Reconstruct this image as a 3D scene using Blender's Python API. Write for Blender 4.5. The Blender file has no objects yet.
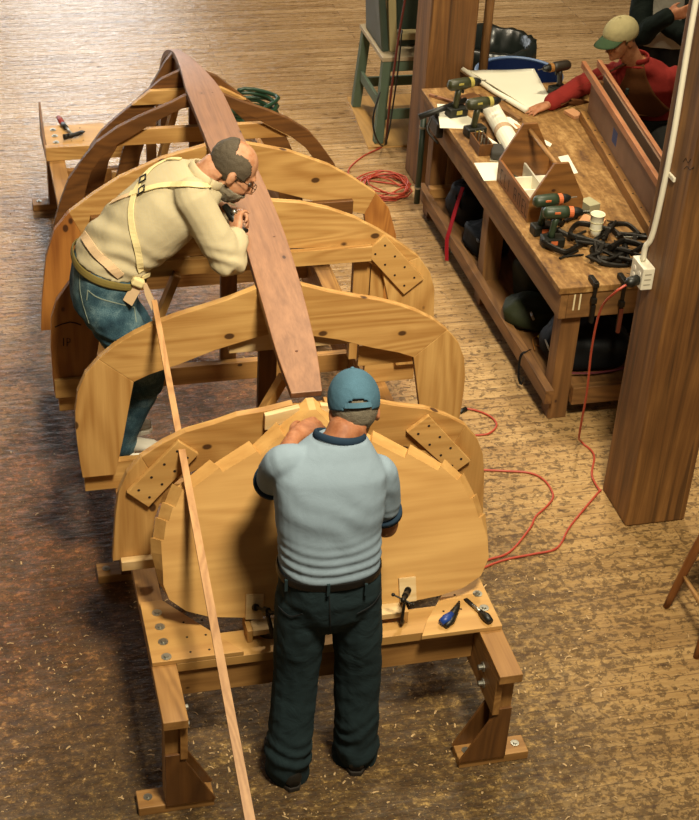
import bpy, bmesh, math, random
from mathutils import Vector, Matrix, Euler, Quaternion
from mathutils.bvhtree import BVHTree
random.seed(7)
V = Vector; pi = math.pi
SC = bpy.context.scene
COL = SC.collection

# ------------------------------------------------------------------ camera
F_PX, HCAM = 1591.62, 4.55
_th, _ro, _ya = [math.radians(a) for a in (34.0715, 3.5786, 15.7817)]
FW = V((math.sin(_ya)*math.cos(_th), math.cos(_ya)*math.cos(_th), -math.sin(_th)))
_r0 = V((math.cos(_ya), -math.sin(_ya), 0)); _u0 = _r0.cross(FW)
RT = math.cos(_ro)*_r0 + math.sin(_ro)*_u0
UP = math.cos(_ro)*_u0 - math.sin(_ro)*_r0
CP = V((0, 0, HCAM))
cd = bpy.data.cameras.new('camera'); cam = bpy.data.objects.new('camera', cd); COL.objects.link(cam)
m = Matrix((RT, UP, -FW)).transposed().to_4x4(); m.translation = CP
cam.matrix_world = m
cd.sensor_fit = 'VERTICAL'; cd.sensor_height = 36.0; cd.lens = 36.0*F_PX/820.0
cd.clip_start = .05; cd.clip_end = 200
SC.camera = cam
def ray(u, v): return FW + RT*((u-349.5)/F_PX) - UP*((v-410)/F_PX)
def at_y(u, v, y): d = ray(u, v); return CP + d*(y/d.y)
def at_z(u, v, z): d = ray(u, v); return CP + d*((z-HCAM)/d.z)
def at_x(u, v, x): d = ray(u, v); return CP + d*(x/d.x)

# ------------------------------------------------------------------ mesh builder
ORG = {}
class MB:
    def __init__(s): s.bm = bmesh.new(); s.mi = 0
    def _faces(s, fs):
        for f in fs: f.material_index = s.mi
    def verts(s, pts): return [s.bm.verts.new(V(p)) for p in pts]
    def hull8(s, p):
        v = s.verts(p); q = []
        for f in ((3,2,1,0),(4,5,6,7),(0,1,5,4),(1,2,6,5),(2,3,7,6),(3,0,4,7)):
            q.append(s.bm.faces.new([v[i] for i in f]))
        s._faces(q); return s
    def box(s, c, size, rot=None):
        c = V(c); x, y, z = [a/2 for a in size]
        P = [V(p) for p in ((-x,-y,-z),(x,-y,-z),(x,y,-z),(-x,y,-z),(-x,-y,z),(x,-y,z),(x,y,z),(-x,y,z))]
        if rot is not None:
            R = rot if isinstance(rot, Matrix) else Euler(rot).to_matrix()
            P = [R @ p for p in P]
        return s.hull8([c+p for p in P])
    def box2(s, a, b):
        a = V(a); b = V(b)
        lo = [min(a[i], b[i]) for i in range(3)]; hi = [max(a[i], b[i]) for i in range(3)]
        return s.box([(lo[i]+hi[i])/2 for i in range(3)], [hi[i]-lo[i] for i in range(3)])
    def bar(s, a, b, w, h, up=(0,0,1)):
        a = V(a); b = V(b); d = (b-a).normalized(); up = V(up)
        sd = d.cross(up).normalized(); u = sd.cross(d)
        P = []
        for q in (a, b):
            P += [q - sd*w/2 - u*h/2, q + sd*w/2 - u*h/2, q + sd*w/2 + u*h/2, q - sd*w/2 + u*h/2]
        return s.hull8(P)
    def prism(s, poly, vec):
        vec = V(vec); a = s.verts(poly); b = s.verts([V(p)+vec for p in poly]); n = len(a); q = []
        q.append(s.bm.faces.new(a)); q.append(s.bm.faces.new(b[::-1]))
        for i in range(n): q.append(s.bm.faces.new((a[i], b[i], b[(i+1) % n], a[(i+1) % n])))
        s._faces(q); return s
    def loft(s, rings, caps=True, closed=False):
        R = [s.verts(r) for r in rings]; q = []; n = len(R[0])
        m = len(R) if closed else len(R)-1
        for i in range(m):
            a, b = R[i], R[(i+1) % len(R)]
            for j in range(n): q.append(s.bm.faces.new((a[j], a[(j+1) % n], b[(j+1) % n], b[j])))
        if caps and not closed:
            q.append(s.bm.faces.new(R[0][::-1])); q.append(s.bm.faces.new(R[-1]))
        s._faces(q); return s
    def tube(s, pts, rad, n=8, flat=None, up=(0.0123, 0.0321, 1)):
        pts = [V(p) for p in pts]; k = len(pts)
        if not isinstance(rad, (list, tuple)): rad = [rad]*k
        rings = []; prev = None
        for i, p in enumerate(pts):
            d = (pts[min(i+1, k-1)] - pts[max(i-1, 0)])
            d = d.normalized() if d.length > 1e-9 else V((0,0,1))
            if prev is None:
                a = d.cross(V(up))
                if a.length < 1e-3: a = d.cross(V((1,0,0)))
                a.normalize()
            else:
                a = prev - d*prev.dot(d)
                a = a.normalized() if a.length > 1e-6 else d.orthogonal().normalized()
            prev = a; b = d.cross(a)
            r = rad[i]; ra, rb = r if isinstance(r, (list, tuple)) else (r, r)
            rings.append([p + a*(ra*math.cos(2*pi*j/n)) + b*(rb*math.sin(2*pi*j/n)) for j in range(n)])
        return s.loft(rings)
    def ell(s, c, r, rot=None, nu=16, nv=10):
        c = V(c)
        if not isinstance(r, (list, tuple)): r = (r, r, r)
        R = Matrix.Identity(3) if rot is None else (rot if isinstance(rot, Matrix) else Euler(rot).to_matrix())
        f = lambda t, p: c + R @ V((r[0]*math.sin(t)*math.cos(p), r[1]*math.sin(t)*math.sin(p), r[2]*math.cos(t)))
        top = s.bm.verts.new(f(0, 0)); bot = s.bm.verts.new(f(pi, 0)); rows = []; q = []
        for i in range(1, nv): rows.append(s.verts([f(pi*i/nv, 2*pi*j/nu) for j in range(nu)]))
        for j in range(nu):
            q.append(s.bm.faces.new((top, rows[0][j], rows[0][(j+1) % nu])))
            q.append(s.bm.faces.new((bot, rows[-1][(j+1) % nu], rows[-1][j])))
            for i in range(len(rows)-1):
                q.append(s.bm.faces.new((rows[i][j], rows[i+1][j], rows[i+1][(j+1) % nu], rows[i][(j+1) % nu])))
        s._faces(q); return s
    def lathe(s, prof, c=(0,0,0), n=20, rot=None, closed=False):
        c = V(c); R = Matrix.Identity(3) if rot is None else (rot if isinstance(rot, Matrix) else Euler(rot).to_matrix())
        rings = [[c + R @ V((max(r, 1e-4)*math.cos(2*pi*j/n), max(r, 1e-4)*math.sin(2*pi*j/n), z)) for j in range(n)] for r, z in prof]
        return s.loft(rings, closed=closed)
    def cyl(s, a, b, r, n=14): return s.tube([a, b], r, n)
    def ribbon(s, pts, nrm, width, thick=.003):
        """a strap: flat band following pts, lying across normals nrm"""
        k = len(pts); rings = []
        for i in range(k):
            d = (pts[min(i+1, k-1)] - pts[max(i-1, 0)]).normalized(); n = nrm[i].normalized()
            sd = d.cross(n).normalized()
            rings.append([pts[i]-sd*width/2, pts[i]+sd*width/2, pts[i]+sd*width/2+n*thick, pts[i]-sd*width/2+n*thick])
        return s.loft(rings)
    def build(s, name, mat, parent=None, bevel=0, smooth=False, recalc=True, tri=False):
        bm = s.bm
        if recalc: bmesh.ops.recalc_face_normals(bm, faces=bm.faces[:])
        if parent is not None: o = ORG[parent.name]
        else:
            xs = [v.co for v in bm.verts]
            lo = V([min(p[i] for p in xs) for i in range(3)]); hi = V([max(p[i] for p in xs) for i in range(3)])
            o = V(((lo.x+hi.x)/2, (lo.y+hi.y)/2, lo.z))
        for v in bm.verts: v.co -= o
        me = bpy.data.meshes.new(name)
        bm.to_mesh(me); bm.free()
        ob = bpy.data.objects.new(name, me); COL.objects.link(ob)
        for mt in (mat if isinstance(mat, (list, tuple)) else [mat]): me.materials.append(mt)
        if smooth:
            for p in me.polygons: p.use_smooth = True
        if parent is not None: ob.parent = parent
        else: ob.location = o
        ORG[ob.name] = o.copy()
        if bevel:
            b = ob.modifiers.new('bevel', 'BEVEL'); b.width = bevel; b.segments = 2; b.limit_method = 'ANGLE'; b.angle_limit = .6
            b.harden_normals = False
        return ob
def tag(o, label=None, cat=None, group=None, kind=None):
    if label: o['label'] = label
    if cat: o['category'] = cat
    if group: o['group'] = group
    if kind: o['kind'] = kind
    return o
def thing(name, label, cat, loc=(0,0,0), group=None):
    o = bpy.data.objects.new(name, None); COL.objects.link(o); o.location = V(loc)
    o.empty_display_size = .05
    ORG[o.name] = V(loc); return tag(o, label, cat, group)
def copy_tree(o, parent=None):
    c = o.copy(); COL.objects.link(c)
    if parent is not None: c.parent = parent
    ORG[c.name] = ORG[o.name].copy()
    for ch in list(o.children): copy_tree(ch, c)
    return c
def spline(pts, n=8):
    """Catmull-Rom through points"""
    pts = [V(p) for p in pts]; out = []
    P = [pts[0]*2-pts[1]] + pts + [pts[-1]*2-pts[-2]]
    for i in range(1, len(P)-2):
        a, b, c, d = P[i-1:i+3]
        for k in range(n):
            t = k/n
            out.append(.5*((2*b) + (c-a)*t + (2*a-5*b+4*c-d)*t*t + (3*b-a-3*c+d)*t**3))
    out.append(pts[-1]); return out

# ------------------------------------------------------------------ materials
def lin(h):
    h = h.lstrip('#'); c = [int(h[i:i+2], 16)/255 for i in (0, 2, 4)]
    return tuple([(x/12.92 if x <= .04045 else ((x+.055)/1.055)**2.4) for x in c] + [1])
class NT:
    def __init__(s, name):
        s.m = bpy.data.materials.new(name); s.m.use_nodes = True; s.t = s.m.node_tree; s.t.nodes.clear()
        s.out = s.n('ShaderNodeOutputMaterial'); s.b = s.n('ShaderNodeBsdfPrincipled'); s.l(s.b.outputs[0], s.out.inputs[0])
    def n(s, t, **k):
        x = s.t.nodes.new(t)
        for a, v in k.items(): setattr(x, a, v)
        return x
    def l(s, a, b): s.t.links.new(a, b)
    def ramp(s, fac, stops, interp='LINEAR'):
        r = s.n('ShaderNodeValToRGB'); r.color_ramp.interpolation = interp
        e = r.color_ramp.elements
        while len(e) < len(stops): e.new(.5)
        for i, (p, c) in enumerate(stops):
            e[i].position = p; e[i].color = c if isinstance(c, tuple) else ((c, c, c, 1) if not isinstance(c, str) else lin(c))
        s.l(fac, r.inputs[0]); return r.outputs[0]
    def mix(s, fac, a, b, mode='MIX'):
        x = s.n('ShaderNodeMix', data_type='RGBA', blend_type=mode)
        for sock, v in ((x.inputs[0], fac), (x.inputs[6], a), (x.inputs[7], b)):
            if isinstance(v, (int, float)): sock.default_value = v
            elif isinstance(v, str): sock.default_value = lin(v)
            elif isinstance(v, tuple): sock.default_value = v
            else: s.l(v, sock)
        return x.outputs[2]
    def math(s, op, a, b=0.0, c=None, clamp=False):
        x = s.n('ShaderNodeMath', operation=op, use_clamp=clamp)
        for i, v in enumerate((a, b, c)):
            if v is None: continue
            if isinstance(v, (int, float)): x.inputs[i].default_value = v
            else: s.l(v, x.inputs[i])
        return x.outputs[0]
    def coord(s, scale=(1,1,1), kind='Object', rnd=True, rot=(0,0,0)):
        tc = s.n('ShaderNodeTexCoord'); o = tc.outputs[kind]
        if rnd:
            oi = s.n('ShaderNodeObjectInfo'); k = s.n('ShaderNodeVectorMath', operation='SCALE'); k.inputs[0].default_value = (31, 17, 43)
            s.l(oi.outputs['Random'], k.inputs['Scale'])
            a = s.n('ShaderNodeVectorMath', operation='ADD'); s.l(o, a.inputs[0]); s.l(k.outputs[0], a.inputs[1]); o = a.outputs[0]
        mp = s.n('ShaderNodeMapping'); mp.inputs['Scale'].default_value = scale; mp.inputs['Rotation'].default_value = rot
        s.l(o, mp.inputs[0]); return mp.outputs[0]
    def noise(s, vec, scale=5, detail=4, rough=.55, dist=0):
        x = s.n('ShaderNodeTexNoise'); x.inputs['Scale'].default_value = scale; x.inputs['Detail'].default_value = detail
        x.inputs['Roughness'].default_value = rough; x.inputs['Distortion'].default_value = dist
        s.l(vec, x.inputs['Vector']); return x.outputs[0]
    def voro(s, vec, scale=5, rand=1, feature='F1'):
        x = s.n('ShaderNodeTexVoronoi', feature=feature); x.inputs['Scale'].default_value = scale; x.inputs['Randomness'].default_value = rand
        s.l(vec, x.inputs['Vector']); return x
    def bump(s, h, strength=.2, dist=.005):
        b = s.n('ShaderNodeBump'); b.inputs['Strength'].default_value = strength; b.inputs['Distance'].default_value = dist
        s.l(h, b.inputs['Height']); s.l(b.outputs[0], s.b.inputs['Normal'])
    def set(s, color=None, rough=.5, metal=0, spec=.5):
        if color is not None:
            if isinstance(color, str): s.b.inputs['Base Color'].default_value = lin(color)
            elif isinstance(color, tuple): s.b.inputs['Base Color'].default_value = color
            else: s.l(color, s.b.inputs['Base Color'])
        if isinstance(rough, (int, float)): s.b.inputs['Roughness'].default_value = rough
        else: s.l(rough, s.b.inputs['Roughness'])
        s.b.inputs['Metallic'].default_value = metal
        s.b.inputs['Specular IOR Level'].default_value = spec
        return s
def wood(name, light, dark, axis='x', knots=.0, rough=.5, grain=1.0, tone='', ring=.5, seams=()):
    """sawn timber with the grain along one axis of the object"""
    k = NT(name); ax = 'xyz'.index(axis)
    def cs(a, l):
        q = [a*grain]*3; q[ax] = l*grain; return tuple(q)
    streak = k.noise(k.coord(cs(26, 1.1)), 1.0, 5, .6, .3)
    low = k.noise(k.coord(cs(3.6, .55)), 1.0, 2, .45, .4)
    cont = k.math('ADD', k.math('MULTIPLY', k.math('SINE', k.math('MULTIPLY', low, 95.0)), .5), .5)
    fine = k.noise(k.coord(cs(120, 5)), 1.0, 2, .5)
    f = k.math('ADD', k.math('MULTIPLY', streak, .55), k.math('MULTIPLY', cont, .20*ring*2))
    f = k.math('ADD', f, k.math('MULTIPLY', fine, .22))
    col = k.ramp(f, [(.30, light), (.78, dark)])
    big = k.noise(k.coord((2.2,2.2,2.2)), 1.0, 3)
    col = k.mix(.45, col, k.ramp(big, [(.3, (.74,.66,.58,1)), (.68, (1,1,1,1))]), 'MULTIPLY')
    oi = k.n('ShaderNodeObjectInfo'); col = k.mix(.75, col, k.ramp(oi.outputs['Random'], [(0.0, (.80,.70,.58,1)), (.5, (1,.97,.92,1)), (1.0, (.92,.84,.76,1))]), 'MULTIPLY')
    if knots:
        ks = [7.5]*3; ks[ax] = 5.0
        vo = k.voro(k.coord(tuple(ks)), 1.0, 1)
        d = vo.outputs['Distance']
        halo = k.ramp(d, [(.11*knots, 1.0), (.30*knots, 0.0)])
        col = k.mix(k.math('MULTIPLY', halo, .4), col, dark)
        kn = k.ramp(d, [(.085*knots, 1.0), (.12*knots, 0.0)])
        col = k.mix(k.math('MULTIPLY', kn, .9), col, '#341a0c')
    k.set(col, rough); k.bump(f, .10, .002); return k.m
def plain(name, c, rough=.5, metal=0, bump=0, bscale=60, vary=0, spec=.5):
    k = NT(name); co = k.coord((1,1,1))
    col = c
    if vary:
        n = k.noise(co, 6, 4); d = tuple(x*(1-vary) for x in lin(c)[:3]) + (1,)
        col = k.ramp(n, [(.3, d), (.7, lin(c))])
    k.set(col, rough, metal, spec)
    if bump: k.bump(k.noise(co, bscale, 4), bump, .004)
    return k.m
def cloth(name, c, vary=.18, fold=.35, weave=260, rough=.9, fine=.25, check=None, fs=9):
    k = NT(name); co = k.coord((1,1,1), rnd=False)
    d = tuple(x*(1-vary) for x in lin(c)[:3]) + (1,)
    h = k.noise(co, weave, 2, .5)
    col = k.ramp(k.math('ADD', k.math('MULTIPLY', k.noise(co, 8, 3), .6), k.math('MULTIPLY', h, .4)), [(.35, d), (.65, lin(c))])
    if check:
        for bd in ('X', 'Z'):
            w = k.n('ShaderNodeTexWave', bands_direction=bd); w.inputs['Scale'].default_value = 26
            k.l(co, w.inputs['Vector'])
            col = k.mix(k.math('MULTIPLY', k.ramp(w.outputs[1], [(.0, 1.0), (.3, 0.0)]), .45), col, check)
    k.set(col, rough, 0, .15)
    big = k.noise(co, fs, 3, .5, 1.2)
    b1 = k.n('ShaderNodeBump'); b1.inputs['Strength'].default_value = fold; b1.inputs['Distance'].default_value = .03; k.l(big, b1.inputs['Height'])
    b2 = k.n('ShaderNodeBump'); b2.inputs['Strength'].default_value = fine; b2.inputs['Distance'].default_value = .002; k.l(h, b2.inputs['Height'])
    k.l(b1.outputs[0], b2.inputs['Normal']); k.l(b2.outputs[0], k.b.inputs['Normal'])
    return k.m

PINE = {a: wood('pine_'+a, '#cda566', '#9c6e34', a, knots=1.0, rough=.5) for a in 'xyz'}
RAIL = {a: wood('rail_pine_'+a, '#b58a50', '#7c562a', a, knots=.6, rough=.55) for a in 'xyz'}
PLY = {a: wood('plywood_'+a, '#d0a868', '#aa7e42', a, knots=0, rough=.5, ring=.35, grain=.6) for a in 'xyz'}
PALE = {a: wood('pale_pine_'+a, '#e2cca0', '#c2a066', a, knots=.5, rough=.55) for a in 'xyz'}
CEDAR = {a: wood('cedar_'+a, '#ac7f62', '#6f4834', a, knots=.6, rough=.5, grain=1.1, ring=.14) for a in 'xyz'}
KEELW = wood('keel_cedar', '#9c7254', '#5c3a28', 'y', .6, .5, 1.3, '', .14, (-.045, .005, .048))
BROWN = {a: wood('brown_wood_'+a, '#7a5228', '#4c2f14', a, knots=0, rough=.5) for a in 'xyz'}
DARKW = {a: wood('old_timber_'+a, '#6d4a26', '#3e2812', a, knots=.7, rough=.6, grain=.6) for a in 'xyz'}
BENCH = {a: wood('bench_wood_'+a, '#8a6438', '#54381a', a, knots=.5, rough=.65) for a in 'xyz'}
STEEL = plain('zinc_steel', '#a9a79c', .35, .9)
IRON = plain('black_iron', '#2a2620', .5, .6, .2, 80, .3)
BLACK = plain('black_plastic', '#14140f', .45)
# ------------------------------------------------------------------ setting
def floor_mat():
    k = NT('worn_plank_floor'); tc = k.n('ShaderNodeTexCoord'); o = tc.outputs['Object']
    sep = k.n('ShaderNodeSeparateXYZ'); k.l(o, sep.inputs[0]); X, Y = sep.outputs[0], sep.outputs[1]
    def mp(sc):
        q = k.n('ShaderNodeMapping'); q.inputs['Scale'].default_value = sc; k.l(o, q.inputs[0]); return q.outputs[0]
    br = k.n('ShaderNodeTexBrick'); br.offset = .37; br.inputs['Scale'].default_value = 1
    br.inputs['Brick Width'].default_value = 3.1; br.inputs['Row Height'].default_value = .085
    br.inputs['Mortar Size'].default_value = .0022; br.inputs['Mortar Smooth'].default_value = .3; br.inputs['Bias'].default_value = 0
    br.inputs['Color1'].default_value = (.32,.32,.32,1); br.inputs['Color2'].default_value = (.68,.68,.68,1); br.inputs['Mortar'].default_value = (.1,.1,.1,1)
    k.l(o, br.inputs['Vector'])
    grain = k.noise(mp((1.3, 26, 1)), 1.5, 5, .6, .4)
    f = k.math('ADD', k.math('MULTIPLY', grain, .7), k.math('MULTIPLY', br.outputs[0], .38))
    base = k.ramp(f, [(.28, '#6e543a'), (.5, '#ac8c63'), (.74, '#cfb086')])
    # large tonal drift of old finish
    drift = k.noise(mp((.5, .5, 1)), 1.2, 3, .5)
    base = k.mix(.5, base, k.ramp(drift, [(.3, (.72,.64,.55,1)), (.7, (1,1,1,1))]), 'MULTIPLY')
    # far boards stay paler; colour darkens and mottles toward the foreground and the boat
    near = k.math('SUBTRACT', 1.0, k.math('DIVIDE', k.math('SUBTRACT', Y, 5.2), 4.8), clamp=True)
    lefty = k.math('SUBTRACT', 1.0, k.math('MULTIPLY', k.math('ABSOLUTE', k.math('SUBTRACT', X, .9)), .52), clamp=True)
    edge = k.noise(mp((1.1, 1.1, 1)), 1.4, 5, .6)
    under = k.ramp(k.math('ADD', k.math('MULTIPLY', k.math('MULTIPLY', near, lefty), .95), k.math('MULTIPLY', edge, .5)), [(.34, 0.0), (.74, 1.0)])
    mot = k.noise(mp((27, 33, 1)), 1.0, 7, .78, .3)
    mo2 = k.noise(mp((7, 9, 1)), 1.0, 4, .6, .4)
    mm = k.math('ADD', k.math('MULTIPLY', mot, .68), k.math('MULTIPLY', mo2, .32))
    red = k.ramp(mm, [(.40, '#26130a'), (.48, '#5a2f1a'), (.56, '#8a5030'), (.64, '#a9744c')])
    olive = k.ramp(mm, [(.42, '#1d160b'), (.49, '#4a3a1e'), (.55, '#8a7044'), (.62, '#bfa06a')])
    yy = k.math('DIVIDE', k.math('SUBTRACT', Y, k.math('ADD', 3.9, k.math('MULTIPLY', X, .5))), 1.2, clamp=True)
    mottle = k.mix(yy, olive, red)
    base = k.mix(k.math('MULTIPLY', under, .88), base, mottle)
    # scabs of old paint and glue
    sp = k.noise(mp((24, 28, 1)), 1.0, 6, .68, .5)
    sp2 = k.noise(mp((60, 70, 1)), 1.0, 3, .6)
    dens = k.math('ADD', k.math('ADD', k.math('MULTIPLY', near, .085), k.math('MULTIPLY', edge, .13)), k.math('MULTIPLY', k.math('MULTIPLY', near, lefty), .09))
    spots = k.ramp(k.math('ADD', k.math('ADD', k.math('MULTIPLY', sp, .74), k.math('MULTIPLY', sp2, .26)), dens), [(.655, 0.0), (.70, 1.0)])
    base = k.mix(k.math('MULTIPLY', spots, .72), base, k.ramp(sp2, [(.35, '#33220f'), (.65, '#5a4020')]))
    # old nail rows and dents on the far boards
    nk = k.voro(mp((5.5, 16, 1)), 1.0)
    nd = k.ramp(nk.outputs['Distance'], [(.09, 1.0), (.19, 0.0)])
    base = k.mix(k.math('MULTIPLY', nd, .7), base, '#40291a')
    # pale scuffs
    sc = k.ramp(k.noise(mp((30, 46, 1)), 1.0, 4, .7), [(.64, 0.0), (.7, 1.0)])
    base = k.mix(k.math('MULTIPLY', sc, .35), base, '#d5ba8c')
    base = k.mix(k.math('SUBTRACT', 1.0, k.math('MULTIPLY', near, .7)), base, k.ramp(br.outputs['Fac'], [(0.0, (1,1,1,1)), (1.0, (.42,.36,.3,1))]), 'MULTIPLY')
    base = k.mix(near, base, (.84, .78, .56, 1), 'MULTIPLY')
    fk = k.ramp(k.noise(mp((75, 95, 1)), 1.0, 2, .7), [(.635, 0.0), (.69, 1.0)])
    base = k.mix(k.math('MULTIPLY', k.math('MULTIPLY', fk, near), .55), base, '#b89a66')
    rg = k.ramp(k.noise(mp((5, 16, 1)), 2.0, 5, .65), [(.38, .10), (.64, .42)])
    rg = k.math('ADD', rg, k.math('MULTIPLY', near, .42), clamp=True)
    k.set(base, rg, 0, .5)
    h = k.math('ADD', k.math('MULTIPLY', k.noise(mp((6, 30, 1)), 1.0, 5, .65), .8), k.math('MULTIPLY', k.noise(mp((18, 34, 1)), 1.0, 3, .6), .9))
    h = k.math('SUBTRACT', h, k.math('MULTIPLY', br.outputs['Fac'], k.math('SUBTRACT', .5, k.math('MULTIPLY', near, .38))))
    k.bump(h, .8, .010)
    return k.m
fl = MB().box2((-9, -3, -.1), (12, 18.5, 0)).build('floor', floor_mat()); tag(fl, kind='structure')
fl.data.transform(Matrix.Translation(fl.location)); fl.location = (0, 0, 0)
WALL = plain('cream_board_wall', '#b49a74', .8, 0, .1, 30, .15)
wb = MB()
wb.box2((-9, 18.5, 0), (12, 18.7, .9)); wb.box2((-9, 18.5, 4.6), (12, 18.7, 6.0))
wx = [(-5.8, -3.8), (-2.6, -.6), (.6, 2.6)]
xs = [-9] + [q for w in wx for q in w] + [12]
for i in range(0, len(xs), 2): wb.box2((xs[i], 18.5, .9), (xs[i+1], 18.7, 4.6))
tag(wb.build('wall_back', WALL), kind='structure')
kg = NT('daylit_glass'); em = kg.n('ShaderNodeEmission'); em.inputs[0].default_value = (.90, .94, .96, 1); em.inputs[1].default_value = 10.0
kg.l(em.outputs[0], kg.out.inputs[0])
WHITE = plain('white_paint', '#e8e2d2', .5)
for i, (a, b) in enumerate(wx):
    w = bpy.data.objects.new('window_%d' % (i+1), None); COL.objects.link(w); w.location = ((a+b)/2, 18.6, .9); w['kind'] = 'structure'; ORG[w.name] = V(w.location)
    MB().box2((a, 18.6, .9), (b, 18.62, 4.6)).build('window_pane', kg.m, w)
    f = MB()
    for x in (a+.03, (a+b)/2, b-.03): f.box2((x-.03, 18.54, .9), (x+.03, 18.6, 4.6))
    for z in (.93, 2.2, 3.4, 4.57): f.box2((a, 18.53, z-.03), (b, 18.59, z+.03))
    f.build('window_frame', WHITE, w)
# building posts
def post(x, y, label, w=.30):
    mb = MB(); mb.box2((x, y, 0), (x+w, y+w, 5.9)); return tag(mb.build('timber_post', POST, bevel=.012), label, 'post')
kp = NT('old_post'); 
co = kp.coord((15, 15, .7)); n1 = kp.noise(co, 1.2, 6, .62, .8); cr = kp.ramp(kp.noise(kp.coord((16,16,.5)), 1, 3, .5), [(.36, 0.0), (.42, 1.0)])
colp = kp.ramp(n1, [(.28, '#4a3216'), (.5, '#7c5429'), (.75, '#a67840')])
colp = kp.mix(1.0, colp, kp.ramp(kp.noise(kp.coord((1.6,1.6,1.1)), 1, 4), [(.3, (.5,.42,.36,1)), (.65, (1,1,1,1))]), 'MULTIPLY')
colp = kp.mix(kp.math('MULTIPLY', kp.math('SUBTRACT', 1.0, cr), .6), colp, '#2a1608')
kp.set(colp, .6); kp.bump(n1, .35, .01); POST = kp.m
post(2.873, 5.314, 'thick square timber post at right carrying a white conduit and socket box')
post(2.866, 8.871, 'square timber post behind the far end of the workbench beside the green stool')
# ------------------------------------------------------------------ lights
def area(name, loc, target, size, power, color, spread=180):
    l = bpy.data.lights.new(name, 'AREA'); l.shape = 'DISK'; l.size = size; l.energy = power; l.color = color; l.spread = math.radians(spread)
    o = bpy.data.objects.new(name, l); COL.objects.link(o); o.location = loc
    o.rotation_euler = (V(target)-V(loc)).to_track_quat('-Z', 'Y').to_euler(); return o
WARM = (1, .885, .65)
area('ceiling_lamp', (1.5, 1.9, 6.6), (1.5, 6.3, .8), 1.1, 205, WARM, 88)
area('bench_fill', (3.4, 7.4, 6.6), (3.2, 8.0, 0), .6, 205, WARM, 150)  # unseen overhead fill, added to brighten the bench and the back
area('hall_fill', (1.6, 11.0, 6.8), (1.8, 11, 0), .8, 230, (1, .84, .62), 160)  # unseen fill light added to lift the far floor
w = bpy.data.worlds.new('world'); SC.world = w; w.use_nodes = True
w.node_tree.nodes['Background'].inputs[0].default_value = (1, .80, .58, 1); w.node_tree.nodes['Background'].inputs[1].default_value = .10
SC.view_settings.view_transform = 'Standard'; SC.view_settings.look = 'None'; SC.view_settings.gamma = 1; SC.view_settings.exposure = -.14
# ------------------------------------------------------------------ the boat, upside down on its building cradle
XC = 1.185
def P2(s, hb, z, y): return V((XC + s*hb, y, z))
KEEL = [(4.79, 1.283, .118), (4.99, 1.349, .156), (5.3, 1.436, .172), (5.6, 1.492, .176), (5.93, 1.513, .176), (6.46, 1.513, .174), (6.8, 1.511, .172), (7.12, 1.502, .166),
        (7.42, 1.472, .122), (7.7, 1.425, .08), (7.92, 1.375, .052), (8.12, 1.312, .046), (8.27, 1.245, .046), (8.4, 1.16, .046), (8.53, 1.02, .046), (8.63, .84, .046), (8.7, .6, .046)]
def keel_z(y):
    for (a, za, _), (b, zb, _) in zip(KEEL, KEEL[1:]):
        if a <= y <= b: return za + (zb-za)*(y-a)/(b-a)
    return KEEL[0][1]
ks = spline([(w, y, z) for y, z, w in KEEL], 5)
rings = []; T = .032
for i, p in enumerate(ks):
    a = ks[max(i-1, 0)]; b = ks[min(i+1, len(ks)-1)]
    d = V((0, b.y-a.y, b.z-a.z)).normalized(); n = V((0, -d.z, d.y))
    if n.z < 0 and n.y < 0: n = -n
    h = p.x/2; c = V((XC, p.y, p.z))
    rings.append([c+V((-h,0,0)), c+V((h,0,0)), c+V((h,0,0))-n*T, c+V((-h,0,0))-n*T])
kt = thing('keel_assembly', 'long pinkish keel plank running over the mold frames and curving down at the bow', 'keel', (XC, 6.7, .6))
MB().loft(rings).build('keel_plank', KEELW, kt, bevel=.003)
# seam line battens of the keelson below
kb = MB(); kr = []
for i, p in enumerate(ks):
    if p.y < 5.0: continue
    a = ks[max(i-1, 0)]; b = ks[min(i+1, len(ks)-1)]
    d = V((0, b.y-a.y, b.z-a.z)).normalized(); n = V((0, -d.z, d.y))
    c = V((XC, p.y, p.z)) - n*(T+.001); D = .05 if p.y < 6.6 else .05 + min((p.y-6.6)*.08, .07)
    h = .018
    kr.append([c+V((-h,0,0)), c+V((h,0,0)), c+V((h,0,0))-n*D, c+V((-h,0,0))-n*D])
kb.loft(kr).build('stem_backbone', BROWN['y'], kt)
BUNG = plain('bung_brown', '#5a3420', .6)
for y, dx in ((7.06,-.02),(7.07,.035),(6.05,-.05),(6.06,.045),(5.5,-.05),(5.62,.04),(5.36,-.03),(5.36,.05),(4.98,.0)):
    z = keel_z(y); MB().tube([(XC+dx, y, z-.004), (XC+dx, y, z+.0012)], .006, 8).build('bung', BUNG, kt)

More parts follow.
